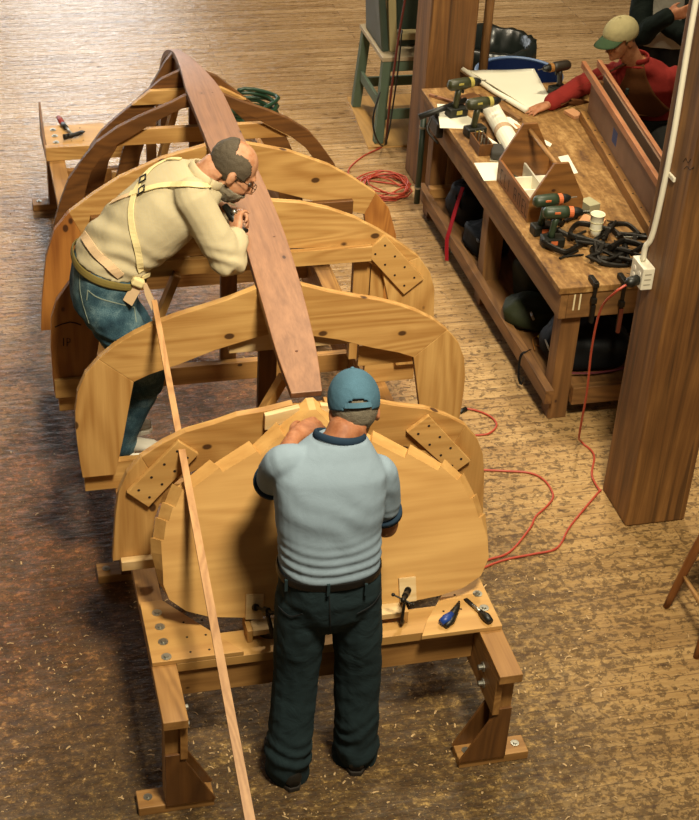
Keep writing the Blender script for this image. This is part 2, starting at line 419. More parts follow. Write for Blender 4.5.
M_OUT = {
 2: [(.06,1.262),(.16,1.243),(.27,1.232),(.354,1.206),(.46,1.182),(.545,1.141),(.625,1.088),(.68,1.018),(.712,.94),(.727,.84),(.737,.72),(.745,.612)],
 3: [(.09,1.432),(.2,1.392),(.29,1.366),(.405,1.336),(.5,1.303),(.575,1.268),(.65,1.222),(.715,1.166),(.77,1.1),(.803,1.02),(.816,.93),(.818,.86),(.815,.77),(.807,.66),(.8,.597)],
 4: [(.092,1.495),(.22,1.476),(.34,1.441),(.462,1.388),(.588,1.31),(.678,1.244),(.768,1.17),(.827,1.085),(.853,1.0),(.863,.85),(.862,.70),(.858,.607)],
 5: [(.092,1.498),(.29,1.447),(.48,1.366),(.6,1.292),(.715,1.207),(.785,1.12),(.828,.985),(.858,.77),(.872,.6)],
 6: [(.088,1.484),(.168,1.445),(.311,1.387),(.42,1.335),(.525,1.262),(.592,1.18),(.665,1.075),(.713,.95),(.738,.87),(.77,.73),(.785,.6)],
 7: [(.045,1.425),(.14,1.384),(.207,1.328),(.297,1.250),(.388,1.175),(.453,1.115),(.51,1.035),(.56,.92),(.6,.75),(.62,.6)],
 8: [(.024,1.345),(.058,1.304),(.097,1.238),(.136,1.172),(.172,1.102),(.23,.98),(.3,.8),(.35,.6)]}
M_IN = {
 2: [(0,1.10),(.3,1.05),(.47,.985),(.545,.91),(.58,.8),(.60,.612)],
 3: [(0,1.222),(.08,1.207),(.254,1.162),(.396,1.11),(.515,1.074),(.58,1.045),(.63,.77),(.666,.597)],
 4: [(0,1.27),(.2,1.26),(.35,1.25),(.5,1.19),(.6,1.12),(.64,.96),(.70,.607)],
 5: [(0,1.29),(.2,1.259),(.4,1.193),(.545,1.136),(.665,1.10),(.69,.95),(.72,.6)],
 6: [(0,1.435),(.11,1.415),(.245,1.352),(.345,1.29),(.43,1.243),(.51,1.175),(.555,1.11),(.58,1.03),(.6,.95),(.64,.75),(.66,.6)],
 7: [(0,1.345),(.12,1.29),(.19,1.23),(.27,1.15),(.355,1.06),(.42,.95),(.47,.75),(.5,.6)],
 8: [(0,1.22),(.03,1.2),(.08,1.1),(.13,.98),(.2,.78),(.24,.6)]}
M_Y = {2: 4.75, 3: 5.32, 4: 5.93, 5: 6.5, 6: 7.1, 7: 7.55, 8: 7.98}
# joint between the top arm and the side piece: index into outer and inner lists
M_J = {2: (6, 3), 3: (7, 5), 4: (6, 4), 5: (4, 4), 6: None, 7: None, 8: None}
M_LAB = {
 2: 'low pine mold frame just behind the transom, with two perforated gussets',
 3: 'large knotty pine mold frame, first one behind the transom frame, with plain butt joints',
 4: 'pine mold frame right behind the bent-over man, with one perforated gusset at its right shoulder',
 5: 'pine mold frame just this side of the dark curved bow frames',
 6: 'largest dark curved mold frame at the bow, with a long pine bar',
 7: 'middle dark curved mold frame at the bow, with a short pointed pine bar',
 8: 'smallest dark curved mold frame, right under the tip of the bow'}
_w = wood('red_pine_z', '#b9803f', '#804a20', 'z', 1.0); SIDE = {(n, s): PINE['z'] for n in range(2, 9) for s in (-1, 1)}
SIDE[5, -1] = SIDE[4, -1] = SIDE[5, 1] = _w
def trim(pts, zc, hbmax):
    """notch an arm under the keel plank"""
    return pts
for n in (2, 3, 4, 5, 6, 7, 8):
    y = M_Y[n]; th = .032 if n in (2, 3, 4, 5) else .03
    t = thing('mold_frame', M_LAB[n], 'mold frame', (XC, y, .6), 'boat mold frames under the keel')
    kz = min(keel_z(y), keel_z(y+th)) - T - .006
    out, inn = M_OUT[n], M_IN[n]
    dk = n >= 6
    for s in (-1, 1):
        top = [(0, kz), (out[0][0]-.001, kz), ] + out
        if M_J[n]:
            jo, ji = M_J[n]
            arm = top[:2] + out[:jo+1] + inn[:ji+1][::-1]
            side = out[jo:] + inn[ji:][::-1]
            MB().prism([P2(s, a, z, y) for a, z in arm], (0, th, 0)).build('arm', PINE['x'], t, bevel=.0025)
            MB().prism([P2(s, a, z, y) for a, z in side], (0, th, 0)).build('side_piece', SIDE[n, s], t, bevel=.0025)
        else:
            MB().prism([P2(s, a, z, y) for a, z in top + inn[::-1]], (0, th, 0)).build('curved_arm', BROWN['x'], t, bevel=.0025)
        # foot cleat joins the side to the cradle rail
        hb0 = inn[-1][0]; hb1 = out[-1][0]
        if n in (3, 4, 5, 6, 7):
            lo = min(hb0-.06, .56) ; hi = min(hb1-.01, .8)
            if n == 4 and s == -1:
                mb = MB().box2((XC+s*.70, y-.02, .607), (XC+s*.857, y-.001, .70))
                mb.build('foot_cleat', PINE['x'], t, bevel=.002)
                MB().box2((XC+s*.55, y+th+.001, .502), (XC+s*.84, y+th+.035, .69)).build('foot_cleat', PINE['x'], t, bevel=.002)
            else:
                MB().box2((XC+s*lo, y+th+.001, .502), (XC+s*hi, y+th+.035, .64)).build('foot_cleat', PINE['x'], t, bevel=.002)
        elif n == 2:
            MB().box2((XC+s*.56, y-.035, .585), (XC+s*.715, y-.002, .628)).build('foot_cleat', PALE['x'], t, bevel=.002)
        else:
            MB().box2((XC+s*.22, y+th+.001, .49), (XC+s*.36, y+th+.03, .66)).build('foot_cleat', PINE['x'], t)
    def holes(g, poly, yy, nr=(4, 2)):
        """screw holes in two rows on a gusset given by four corners"""
        a, b, c, d = poly
        for i in range(nr[0]):
            for j in range(nr[1]):
                u = (i+.5)/nr[0]; v = (j+.5)/nr[1]
                p = a.lerp(b, u).lerp(d.lerp(c, u), v)
                MB().tube([p+V((0,.002,0)), p-V((0,.0012,0))], .0055, 7).build('screw', HOLE, g)
    HOLE = plain('screw_hole', '#1d0f06', .9) if n == 2 else HOLE
    def gusset(px, yy, mat, s_mirror=False):
        poly = [at_y(u, v, yy) for u, v in px]
        g = MB().prism(poly, (0, .018, 0)).build('gusset', mat, t, bevel=.002)
        holes(g, poly, yy)
    if n == 2:
        gusset([(127,493),(178.7,441.5),(198.7,454.4),(148.6,507.3)], y-.019, PLY['x'])
        gusset([(429,416),(470.8,461),(453,474),(407,432.5)], y-.019, PLY['x'])
        MB().prism([P2(-1, .17, 1.238, y-.026), P2(-1, .04, 1.262, y-.026), P2(-1, .04, 1.17, y-.026), P2(-1, .17, 1.175, y-.026)], (0, .025, 0)).build('centre_block', PALE['x'], t, bevel=.002)
        MB().prism([P2(1, .17, 1.238, y-.026), P2(1, .04, 1.262, y-.026), P2(1, .04, 1.17, y-.026), P2(1, .17, 1.175, y-.026)], (0, .025, 0)).build('centre_block', PALE['x'], t, bevel=.002)
    if n == 3:
        MB().box2((XC-.19, y+th+.001, 1.12), (XC+.34, y+th+.03, 1.205)).build('cross_spall', PALE['x'], t, bevel=.002)
        MB().box2((XC+.36, y+th+.03, .985), (XC+.60, y+th+.06, 1.085)).build('side_block', PINE['x'], t, bevel=.002)
    if n == 4:
        gusset([(385,235.7),(424,279),(404,294.6),(365.5,253)], y-.019, PLY['x'])
        MB().box2((XC-.60, y-.030, 1.185), (XC+.54, y-.002, 1.258)).build('cross_spall', PINE['x'], t, bevel=.002)
        MB().box2((XC+.48, y+th+.001, .642), (XC+.555, y+th+.04, 1.2)).build('upright', PINE['z'], t, bevel=.002)
        MB().box2((XC+.56, y+th+.001, .642), (XC+.625, y+th+.03, 1.2)).build('upright', PINE['z'], t, bevel=.002)
    if n == 5:
        MB().box2((XC-.62, y-.03, 1.12), (XC+.60, y-.002, 1.19)).build('cross_spall', BROWN['x'], t, bevel=.002)
    if n == 6:
        q = [(-.53,1.252),(-.49,1.318),(.335,1.318),(.44,1.235),(.42,1.228),(-.53,1.24)]
        MB().prism([V((XC+a, y+th+.002, z)) for a, z in [(-.45,1.225),(-.33,1.305),(.30,1.305),(.435,1.225)]], (0, .03, 0)).build('cross_bar', PINE['x'], t, bevel=.002)
    if n == 7:
        MB().prism([V((XC+a, y-.032, z)) for a, z in [(-.30,1.262),(-.205,1.335),(.16,1.335),(.29,1.262)]], (0, .03, 0)).build('cross_bar', PINE['x'], t, bevel=.002)
        MB().box2((XC-.22, y+th+.001, .47), (XC-.17, y+th+.04, 1.22)).build('upright', BROWN['z'], t)

# ---- transom: raked board with stepped bevels cut along its edge
TY = lambda z: 4.385 + .44*(z-.56)
def on_transom(u, v, off=0):
    # ray against the raked plane  y - .44 z = 4.385 - .44*.56 + off
    d = ray(u, v); k = 4.385 - .44*.56 + off
    return CP + d*((k - (CP.y - .44*CP.z))/(d.y - .44*d.z))
steps = [(278.8,424.6),(251.4,443.5),(211.9,462.4),(174,486.4),(163.8,505.3),(157,520.8),(151.8,541.4)]
tail = [(152.5,556),(157,572.3),(160.4,586),(169,599.7),(186,611.0),(210,617),(244.5,617.6)]
stepsR = [(375.5,433),(413,447),(446,462),(465,476),(478.5,497),(487,517)]
tailR = [(489.5,540),(487,558.5),(478.5,576),(461,588),(437,596),(410,601.5),(382,606)]
def side_outline(st, tl, first):
    half = [first]
    for u, v in st:
        p = on_transom(u, v); a, z = abs(p.x-XC), p.z; pa, pz = half[-1]
        d = V((a-pa, z-pz)).normalized(); nin = V((d.y, -d.x))
        if nin.x > 0: nin = -nin
        q_ = .019 if z > 1.03 else .009
        half.append((a + nin.x*q_ - d.x*.004, z + nin.y*q_ - d.y*.004)); half.append((a, z))
    for u, v in tl:
        p = on_transom(u, v); half.append((abs(p.x-XC), p.z))
    return half
HL = side_outline(steps, tail, (.012, 1.300)); HR = side_outline([(346,421)] + stepsR, tailR, (.012, 1.300))
HR = [(a + (.010 if z < 1.05 else .004), z) for a, z in HR]
NT_ = V((0, 1, -.44)).normalized()
def tp(s, a, z): return V((XC+s*a, TY(z), z))
def inner(a, z):
    v = V((a*.9, z-.86)); w = min(1, max(0, (z-.66)/.16)); v.normalize(); return (max(a - v.x*.034*w, .004), z - v.y*.034*w)
front = [tp(-1, *inner(a, z)) for a, z in HL] + [tp(1, *inner(a, z)) for a, z in HR[::-1]]
back = [tp(-1, a, z) + NT_*.05 for a, z in HL] + [tp(1, a, z) + NT_*.05 for a, z in HR[::-1]]
tr = thing('transom', 'broad rounded transom board with a stepped edge, before the man in the blue cap', 'transom', (XC, 4.4, .56))
MB().loft([front, back]).build('transom_board', PLY['x'], tr)
# ---- building cradle
cr = thing('building_cradle', 'long pine building cradle on braced legs carrying the upturned boat', 'cradle', (XC, 6.5, 0))
for s in (-1, 1):
    xo, xi = XC+s*.665, XC+s*.575
    MB().box2((xo, 3.975, .46), (xi, 9.0, .50)).build('rail', RAIL['y'], cr, bevel=.003)
    MB().box2((xi, 4.0, .28), (XC+s*.602, 8.98, .459)).build('rail_web', RAIL['y'], cr, bevel=.002)
    for y in (4.02, 5.35, 7.15, 8.90):
        lx0, lx1 = XC+s*.655, XC+s*.603
        MB().box2((lx0, y, .042), (lx1, y+.075, .459)).build('leg', RAIL['z'], cr, bevel=.002)
        pad0, pad1 = (XC+s*.755, XC+s*.475)
        fp = MB().box2((pad0, y-.005, 0), (pad1, y+.085, .041)).build('foot_pad', RAIL['x'], cr, bevel=.003)
        for px in (XC+s*.715, XC+s*.515):
            MB().lathe([(.001,.0415),(.017,.0415),(.017,.0435),(.008,.0437),(.008,.049),(.001,.049)], (px, y+.045, 0), 12).build('bolt', STEEL, fp)
        for yy in (y-.013, y+.076):
            d = -s
            MB().prism([(lx0, yy, .042), (lx0, yy, .30), (lx1, yy, .30), (XC+s*.47, yy, .042)], (0, .012, 0)).build('knee_gusset', BROWN['z'], cr, bevel=.001)
    for z, y in ((.40, 4.14), (.335, 4.12)):
        MB().tube([(XC+s*.574, y, z), (XC+s*.569, y, z), (XC+s*.5689, y, z), (XC+s*.552, y, z)], [.02,.02,.011,.011], 12).build('bolt', STEEL, cr)
MB().box2((XC-.573, 4.275, .33), (XC+.573, 4.312, .455)).build('cross_beam', RAIL['x'], cr, bevel=.002)
MB().box2((XC-.573, 4.262, .4595), (XC+.573, 4.40, .4995)).build('front_board', PLY['x'], cr, bevel=.002)
for y in (5.40, 6.30, 7.22, 8.48): MB().box2((XC-.573, y, .36), (XC+.573, y+.04, .458)).build('cross_beam', RAIL['x'], cr, bevel=.002)
def plate(pts, wash, z=.501):
    g = MB().prism([(x, y, z) for x, y in pts], (0, 0, .019)).build('corner_plate', PLY['x'], cr, bevel=.0015)
    for x, y in wash:
        MB().lathe([(.001,.0),(.019,.0),(.019,.0025),(.009,.0027),(.009,.009),(.001,.009)], (x, y, z+.0191), 14).build('washer', STEEL, g)
    for x, y in wash[:3]:
        for dx in (.09, .16):
            xx = x + (dx if x < XC else -dx)
            if y < 4.45 or y > 8: MB().tube([(xx, y+.01, z+.018), (xx, y+.01, z+.0196)], .005, 7).build('screw', HOLE, g)
plate([(.522,4.262),(.86,4.262),(.80,4.34),(.605,4.60),(.522,4.60)], [(.577,4.285),(.577,4.366),(.577,4.449),(.577,4.529)])
plate([(1.848,4.222),(1.53,4.222),(1.57,4.30),(1.765,4.56),(1.848,4.56)], [(1.81,4.331),(1.81,4.415)])
plate([(.522,8.98),(.88,8.98),(.90,8.76),(.64,8.60),(.522,8.60)], [(.577,8.917),(.58,8.83),(.58,8.74),(.585,8.66)])
MB().prism([(.506, 8.60, .47), (.506, 9.02, .44), (.506, 9.02, .66)], (.0135, 0, 0)).build('end_stop', BROWN['y'], cr)
MB().box2((.505, 8.53, .501), (1.02, 8.572, .585)).build('end_beam', PINE['x'], cr, bevel=.002)
MB().bar((.987, 7.8, .50), (1.165, 7.8, 1.2), .035, .07, (0,1,0)).build('diagonal_brace', PINE['z'], cr, bevel=.002)
MB().bar((.60, 5.882, .52), tuple(at_y(177,273,5.882)), .03, .06, (0,1,0)).build('diagonal_brace', PINE['z'], cr, bevel=.002)
MB().bar((.80, 5.02, .52), (1.148, 5.02, 1.205), .03, .055, (0,1,0)).build('diagonal_brace', PINE['z'], cr, bevel=.002)
for y, dx in ((5.41, 0), (6.31, 0), (7.23, 0)):
    MB().box2((XC-.045, y+.041, .37), (XC+.03, y+.08, keel_z(y+.06)-T-.056)).build('keel_post', BROWN['z'], cr, bevel=.002)
# support bracket below the transom
sb = MB()
sb.box2((.885, 4.33, .452), (1.60, 4.46, .475)) if False else None
for x in (.885, 1.485): MB().box2((x, 4.325, .50), (x+.02, 4.43, .556)).build('bracket_side', PLY['z'], cr, bevel=.001)
MB().box2((.906, 4.325, .53), (1.03, 4.385, .556)).build('bracket_block', PALE['x'], cr, bevel=.002)
MB().box2((1.34, 4.325, .53), (1.484, 4.385, .556)).build('bracket_block', PALE['x'], cr, bevel=.002)

# ---- clamps and pads on the transom edge
def clamp_geo():
    """C-clamp, jaw along +y, opening up, built about its screw pad"""
    c = thing('c_clamp', '', 'clamp')
    fr = MB()
    path = spline([(0, .075, .0), (0, .075, -.10), (0, .06, -.135), (0, -.01, -.145), (0, -.075, -.135), (0, -.09, -.10), (0, -.09, -.005), (0, -.085, .0)], 4)
    fr.tube(path, [(.008, .014)]*len(path), 8)
    fr.tube([(0, -.075, 0), (0, -.105, 0)], .016, 10)
    fr.build('frame', IRON, c, smooth=False)
    s2 = MB(); s2.tube([(0, -.012, 0), (0, -.17, 0)], .0075, 10); s2.tube([(0, 0, 0), (0, -.014, 0)], .017, 12)
    sc = s2.build('screw', IRON, c)
    h = MB(); h.tube([(-.05, -.165, .015), (.05, -.165, -.015)], .0045, 8); h.ell((-.05, -.165, .015), .009); h.ell((.05, -.165, -.015), .009); h.ell((0, -.168, 0), .014)
    h.build('handle', IRON, sc)
    return c
clamp_proto = clamp_geo()
def place(o, loc, rot=(0,0,0), sc=1, label=None, group=None, cat=None):
    o.location = V(loc); o.rotation_euler = rot; o.scale = (sc,)*3
    ORG[o.name] = V(loc)
    if label: o['label'] = label
    if group: o['group'] = group
    if cat: o['category'] = cat
    return o
GCL = 'clamps holding the foot of the transom'
pz = .625
for x, lab, lab2, rz in ((.93, 'iron C-clamp on the transom foot, left of the standing man', 'square pale pad under the clamp left of the standing man', .5),
                  (1.51, 'iron C-clamp on the transom foot, right of the standing man', 'square pale pad under the clamp right of the standing man', -.45)):
    c0 = on_transom(254 if x < 1.2 else 407, 606 if x < 1.2 else 589)
    p = MB().box(c0 - NT_*.007, (.066, .012, .096), Matrix.Rotation(math.atan(-.44)*1.0, 3, 'X') @ Matrix.Rotation(.1 if x < 1.2 else 0, 3, 'Y'))
    tag(p.build('clamp_pad', PALE['x'], bevel=.001), lab2, 'pad', 'pads under the transom clamps')
    c = clamp_proto if x < 1.2 else copy_tree(clamp_proto)
    place(c, c0 - NT_*.014, (math.atan(-.44)*1, .0, rz), .8, lab, GCL)
# ---- loose long batten leaning on frame and transom
b0 = V((.700, 5.34, 1.362)); b1 = V((.708, 4.66, 1.078)); d = (b1-b0)
e0 = b0 - d*.05; e1 = b0 + d*(1.355/.284)
bd_ = d.normalized(); bs = V((1,0,0)); bn = bs.cross(bd_).normalized()
if bn.z < 0: bn = -bn
off = bn*.004
q8 = []
for q, w in ((e0, .021), (e1, .042)): q8 += [q+off-bs*w/2-bn*.004, q+off+bs*w/2-bn*.004, q+off+bs*w/2+bn*.008, q+off-bs*w/2+bn*.008]
tag(MB().hull8(q8).build('batten', wood('batten_wood', '#c89a66', '#96683a', 'y', 0)), 'long thin batten leaning over the frame and transom left of the standing man', 'batten')
# ------------------------------------------------------------------ workbench
BX0, BX1, BY0, BY1, BZ = 2.757, 3.86, 6.18, 8.62, .80
kk = NT('bench_top_board'); co = kk.coord((1,1,1))
n1 = kk.noise(kk.coord((14,3,8)), 1.2, 5, .65, .6); n2 = kk.noise(kk.coord((38,30,30)), 1.0, 3, .6)
cc = kk.ramp(kk.math('ADD', kk.math('MULTIPLY', n1, .65), kk.math('MULTIPLY', n2, .35)), [(.34, '#54361a'), (.5, '#86602f'), (.66, '#b08a54')])
kk.set(cc, .65); kk.bump(n2, .3, .004)
wb_ = thing('workbench', 'heavy wooden workbench with a scuffed board top, open lower shelf and thick legs', 'workbench', (3.3, 7.4, 0))
MB().box2((BX0, BY0, BZ-.036), (BX1, BY1, BZ)).build('bench_top', kk.m, wb_, bevel=.004)
for (a, b) in (((2.775, 6.19, .62), (2.812, 8.60, .763)), ((3.80, 6.19, .62), (3.84, 8.60, .763))): MB().box2(a, b).build('apron', BENCH['y'], wb_, bevel=.003)
for y in (6.19, 8.56): MB().box2((2.813, y, .62), (3.799, y+.038, .763)).build('apron', BENCH['x'], wb_, bevel=.003)
for x in (2.813, 3.70):
    for y in (6.229, 7.38, 8.46):
        MB().box2((x, y, 0), (x+.10, y+.10, .763)).build('leg', BENCH['z'], wb_, bevel=.004)
for x in (2.768, 3.801): MB().box2((x, 6.19, .12), (x+.044, 8.56, .20)).build('lower_rail', BENCH['y'], wb_, bevel=.003)
MB().box2((2.813, 6.25, .145), (3.80, 8.45, .162)).build('lower_shelf', BENCH['y'], wb_)
MB().box2((2.80, 8.40, .165), (3.80, 8.455, .235)).build('stretcher', RAIL['x'], wb_, bevel=.006)
MB().box2((2.915, 6.19, .10), (3.70, 6.235, .20)).build('stretcher', BENCH['x'], wb_, bevel=.003)
PAINTW = plain('dried_paint', '#d8c9a0', .6)
for x in (2.842, 2.872): MB().box2((x, 6.1885, .665), (x+.008, 6.1899, .755)).build('paint_drip', PAINTW, wb_)

Z = BZ + .0012
# ---- tote
tt = thing('tool_tote', 'open wooden tool tote with pointed ends and a dowel handle on the workbench', 'tool tote', (2.965, 7.1, BZ))
TW = wood('tote_wood', '#946634', '#5c3a18', 'x', .6); TWy = wood('tote_side_wood', '#8f5c2a', '#643a16', 'y', .4)
tx0, tx1, ty0, ty1 = 2.822, 3.118, 6.855, 7.36
for y in (ty0, ty1-.018):
    MB().prism([(tx0, y, Z), (tx1, y, Z), (tx1, y, Z+.12), (3.012, y, Z+.325), (2.935, y, Z+.325), (tx0, y, Z+.12)], (0, .018, 0)).build('end_board', TW, tt, bevel=.002)
for x in (tx0, tx1-.014):
    MB().box2((x, ty0+.0185, Z), (x+.014, ty1-.0185, Z+.125)).build('side_board', TWy, tt, bevel=.002)
MB().box2((tx0+.0145, ty0+.0185, Z), (tx1-.0145, ty1-.0185, Z+.012)).build('tote_floor', PALE['y'], tt)
WPL = plain('whitewashed_ply', '#ece6d0', .7, vary=.15)
MB().box2((2.962, ty0+.0185, Z+.0125), (2.972, ty1-.0185, Z+.10)).build('divider', WPL, tt)
for y in (7.05, 7.20): MB().box2((2.8365, y, Z+.0125), (2.9615, y+.008, Z+.085)).build('divider', WPL, tt)
MB().box2((2.9725, 7.12, Z+.0125), (3.1035, 7.128, Z+.085)).build('divider', WPL, tt)
MB().box2((2.8375, ty0+.02, Z+.0122), (2.9615, ty1-.02, Z+.02)).build('tray_liner', WPL, tt)
MB().box2((2.9725, ty0+.02, Z+.0122), (3.1035, ty1-.02, Z+.02)).build('tray_liner', WPL, tt)
MB().tube([(2.974, ty0+.0185, Z+.285), (2.974, ty1-.0185, Z+.285)], .013, 12).build('dowel_handle', RAIL['y'], tt, smooth=True)
mk = plain('marker_ink', '#1c120a', .8)
# faded hand lettering on the side of the tote
for i, yy in enumerate((7.30, 7.235, 7.17, 7.08, 7.015, 6.95, 6.90)):
    b = MB(); x = tx0-.0006
    segs = [((0, .02), (0, .09)), ((0, .09), (-.03, .09)), ((0, .055), (-.026, .055)), ((-.03, .02), (0, .02)), ((-.03, .02), (-.03, .09))]
    use = ((0,1,3), (0,3), (0,), (0,1,2,4), (0,1,4), (0,1,2,3), (0,3))[i]
    pts = [segs[k] for k in use]
    for (a, c) in pts: b.bar((x, yy+a[0], Z+a[1]), (x, yy+c[0], Z+c[1]), .0045, .0008, (1,0,0))
    bm_ = b
    bm_.build('letter', mk, tt)
tag(MB().box((2.90, 7.27, Z+.034), (.055, .10, .025), (0, 0, .5)).build('whetstone', plain('green_stone', '#26301f', .8), bevel=.006), 'small dark green block lying in a compartment of the tool tote', 'block')

# ---- cordless drills
DG = plain('drill_green', '#2c3a26', .45, vary=.15); DO = plain('drill_orange', '#c8683a', .5); DB = plain('battery_black', '#15170f', .5)
DY = plain('drill_yellow', '#a99a4a', .5)
def make_drill(body=DG, accent=DO, chuck=BLACK):
    t = thing('cordless_drill', '', 'drill')
    m = MB(); prof = [(.001,-.085),(.022,-.083),(.031,-.07),(.033,-.03),(.033,.02),(.029,.045)]
    Rx = Matrix.Rotation(pi/2, 3, 'Y')
    m.lathe(prof, (0,0,.185), 16, Rx); m.build('motor_housing', body, t, smooth=True)
    m = MB(); m.tube([(-.012,0,.165), (-.020,0,.12), (-.026,0,.075), (-.028,0,.052)], [(.020,.017),(.021,.017),(.020,.016),(.026,.02)], 12); m.build('grip', body, t, smooth=True)
    MB().box((-.018, 0, .027), (.115, .07, .052)).build('battery', DB, t, bevel=.008)
    MB().box((-.018, -.0355, .03), (.035, .002, .022)).build('battery_label', accent, t)
    MB().tube([(.0445,0,.185),(.068,0,.185)], .0285, 16).build('clutch_ring', accent, t)
    m = MB(); m.lathe([(.024,.0685),(.024,.085),(.021,.10),(.012,.117),(.006,.119)], (0,0,.185), 14, Rx); m.build('chuck', chuck, t, smooth=False)
    MB().tube([(.118,0,.185),(.155,0,.185)], .003, 8).build('drill_bit', STEEL, t)
    MB().box((.012, 0, .142), (.012, .014, .026)).build('trigger', DB, t, bevel=.003)
    MB().box((-.02, -.0315, .196), (.03, .004, .010)).build('side_label', accent, t)
    return t
G = 'cordless drills on the workbench'
d1 = make_drill()
d2 = copy_tree(d1)
dy = make_drill(body=plain('drill_olive', '#38391f', .45, vary=.2), accent=DY)
d4 = copy_tree(dy)
d5 = make_drill(body=plain('drill_dark', '#2a2116', .5), accent=plain('drill_amber', '#9a6a34', .5))
place(d1, (2.885, 6.60, Z), (0,0,-.06), 1.0, 'front cordless drill with an orange label at the near pointed end of the tote', G)
place(d2, (2.878, 6.735, Z), (0,0,.10), 1.0, 'cordless drill half hidden behind another at the near end of the tote', G)
place(dy, (2.87, 8.21, Z), (0,0,.22), 1.05, 'cordless drill farthest left on the bench, in front of the unrolled plans', G)
place(d4, (2.895, 7.93, Z), (0,0,.18), 1.05, 'cordless drill standing over the sheet beside the box of bits', G)
place(d5, (3.55, 8.44, Z), (0,0,pi+.25), .95, 'dark cordless drill near the hand of the man in red', G)

# ---- paper cup
cp = thing('paper_cup', 'pale paper cup standing by the pile of clamps', 'cup', (3.125, 6.67, Z))
CUP = plain('paper_cream', '#efe9cf', .7); CUPB = plain('cup_band', '#cfc69a', .7)
MB().lathe([(.001,0),(.027,0),(.0285,.035),(.0325,.08),(.036,.12),(.0385,.122),(.0375,.124),(.035,.121),(.031,.08),(.0265,.006),(.001,.005)], (3.125,6.67,Z), 28).build('cup_body', CUP, cp, smooth=True)
for z in (.040, .082): MB().lathe([(.0272+z*.085,z-.003),(.0292+z*.09,z),(.0272+z*.09,z+.003)], (3.125,6.67,Z), 28, None, True).build('fold_ring', CUPB, cp, smooth=True)

# ---- pile of clamps
GC = 'clamps heaped on the near end of the bench'
def lying_clamp(s):
    t = thing('c_clamp', '', 'clamp'); f = MB()
    pth = spline([(0,0,0),(0,.105*s,0),(.02*s,.13*s,0),(.09*s,.13*s,0),(.115*s,.10*s,0),(.115*s,.0,0)], 4)
    f.tube(pth, [(.0115, .017)]*len(pth), 8); f.tube([(0,-.014,0),(0,.014,0)], .016, 10); f.build('frame', IRON, t)
    c = MB(); c.tube([(.115*s,.012,0),(.05*s,.008,0)], .014, 8); c.tube([(.19*s,.006,0),(.03*s,.006,0)], .0085, 8); sc_ = c.build('screw', IRON, t)
    c = MB(); c.tube([(.185*s,-.04,.004),(.185*s,.05,-.004)], .004, 6); c.build('handle', IRON, sc_)
    return t
lc = lying_clamp(1.0); lb = lying_clamp(1.35)
spots = [(2.985,6.80,.014,.4,lc,'black clamp lying nearest to the tote, left of the paper cup'),
 (3.03,6.58,.014,2.2,lb,'black clamp on the left side of the clamp heap'),
 (3.10,6.52,.034,.9,lb,'black clamp on top of the middle of the heap'),
 (3.02,6.42,.014,-.3,lc,'black clamp lying close to the front edge of the bench'),
 (3.14,6.38,.014,1.0,lc,'black clamp hanging over the front edge of the bench, jaw outward'),
 (3.22,6.50,.016,2.9,lb,'big black clamp on the right side of the heap'),
 (3.24,6.62,.014,.1,lc,'black clamp at the back right of the heap, behind the cup'),
 (3.12,6.45,.052,-.9,lc,'uppermost black clamp of the heap'),
 (3.28,6.40,.014,-2.2,lc,'black clamp at the far right of the heap next to the post')]
first = {}
for x, y, z, a, pr_, lab in spots:
    o = pr_ if id(pr_) not in first else copy_tree(pr_)
    first[id(pr_)] = 1
    place(o, (x, y, Z+z), (random.uniform(-.12,.12), random.uniform(-.12,.12), a), 1, lab, GC)
def lying_bar_clamp():
    t = thing('bar_clamp', '', 'clamp')
    MB().box((0,0,.006), (.24,.018,.007)).build('bar', IRON, t); MB().box((.108,.045,.008), (.022,.10,.014)).build('jaw', IRON, t, bevel=.004)
    MB().box((-.01,.045,.008), (.024,.10,.014)).build('sliding_head', IRON, t, bevel=.004); MB().tube([(-.09,.085,.010),(-.02,.085,.010),(.05,.085,.010)], [.013,.009,.006], 8).build('screw_handle', IRON, t); return t
fb = lying_bar_clamp()
for i, (x, y, z, a, lab) in enumerate(((3.08,6.60,.004,.5,'dark bar clamp lying in front of the paper cup, under the heap'), (3.18,6.44,.024,2.5,'dark bar clamp lying crosswise in the middle of the heap'), (3.30,6.54,.004,-.4,'dark bar clamp lying at the right end of the heap by the socket box'), (3.07,6.44,.03,3.6,'dark bar clamp lying over the left front of the heap'))):
    place(fb if i == 0 else copy_tree(fb), (x, y, Z+z), (.03,-.03,a), .95, lab, 'bar clamps lying in the heap')
# bar clamps hanging on the front edge
for x, L_, lab in ((2.935, .19, 'short dark bar clamp gripping the front edge of the bench'), (3.085, .26, 'long bar clamp with a reddish handle hanging from the front edge of the bench')):
    t = thing('bar_clamp', lab, 'clamp', (x, 6.165, Z), 'bar clamps on the front bench edge')
    MB().box2((x-.009, 6.160, .80-L_), (x+.009, 6.167, .835)).build('bar', IRON, t)
    MB().box2((x-.013, 6.15, .803), (x+.013, 6.24, .83)).build('jaw', IRON, t, bevel=.004)
    MB().box2((x-.013, 6.148, .80-L_*.45), (x+.013, 6.178, .80-L_*.45+.03)).build('sliding_head', IRON, t, bevel=.003)
    MB().tube([(x, 6.152, .80-L_*.5), (x, 6.152, .80-L_)], .011, 8).build('grip', IRON if L_ < .2 else plain('red_brown_grip', '#6a2f1c', .6), t)
t = thing('screwdriver', 'small screwdriver lying behind the clamp heap next to the post', 'screwdriver', (3.36, 6.60, Z))
MB().tube([(3.33,6.60,Z+.012),(3.42,6.585,Z+.012)], [.009,.011], 10).build('handle', BLACK, t, smooth=True); MB().tube([(3.33,6.60,Z+.012),(3.22,6.62,Z+.012)], .003, 8).build('shaft', STEEL, t)
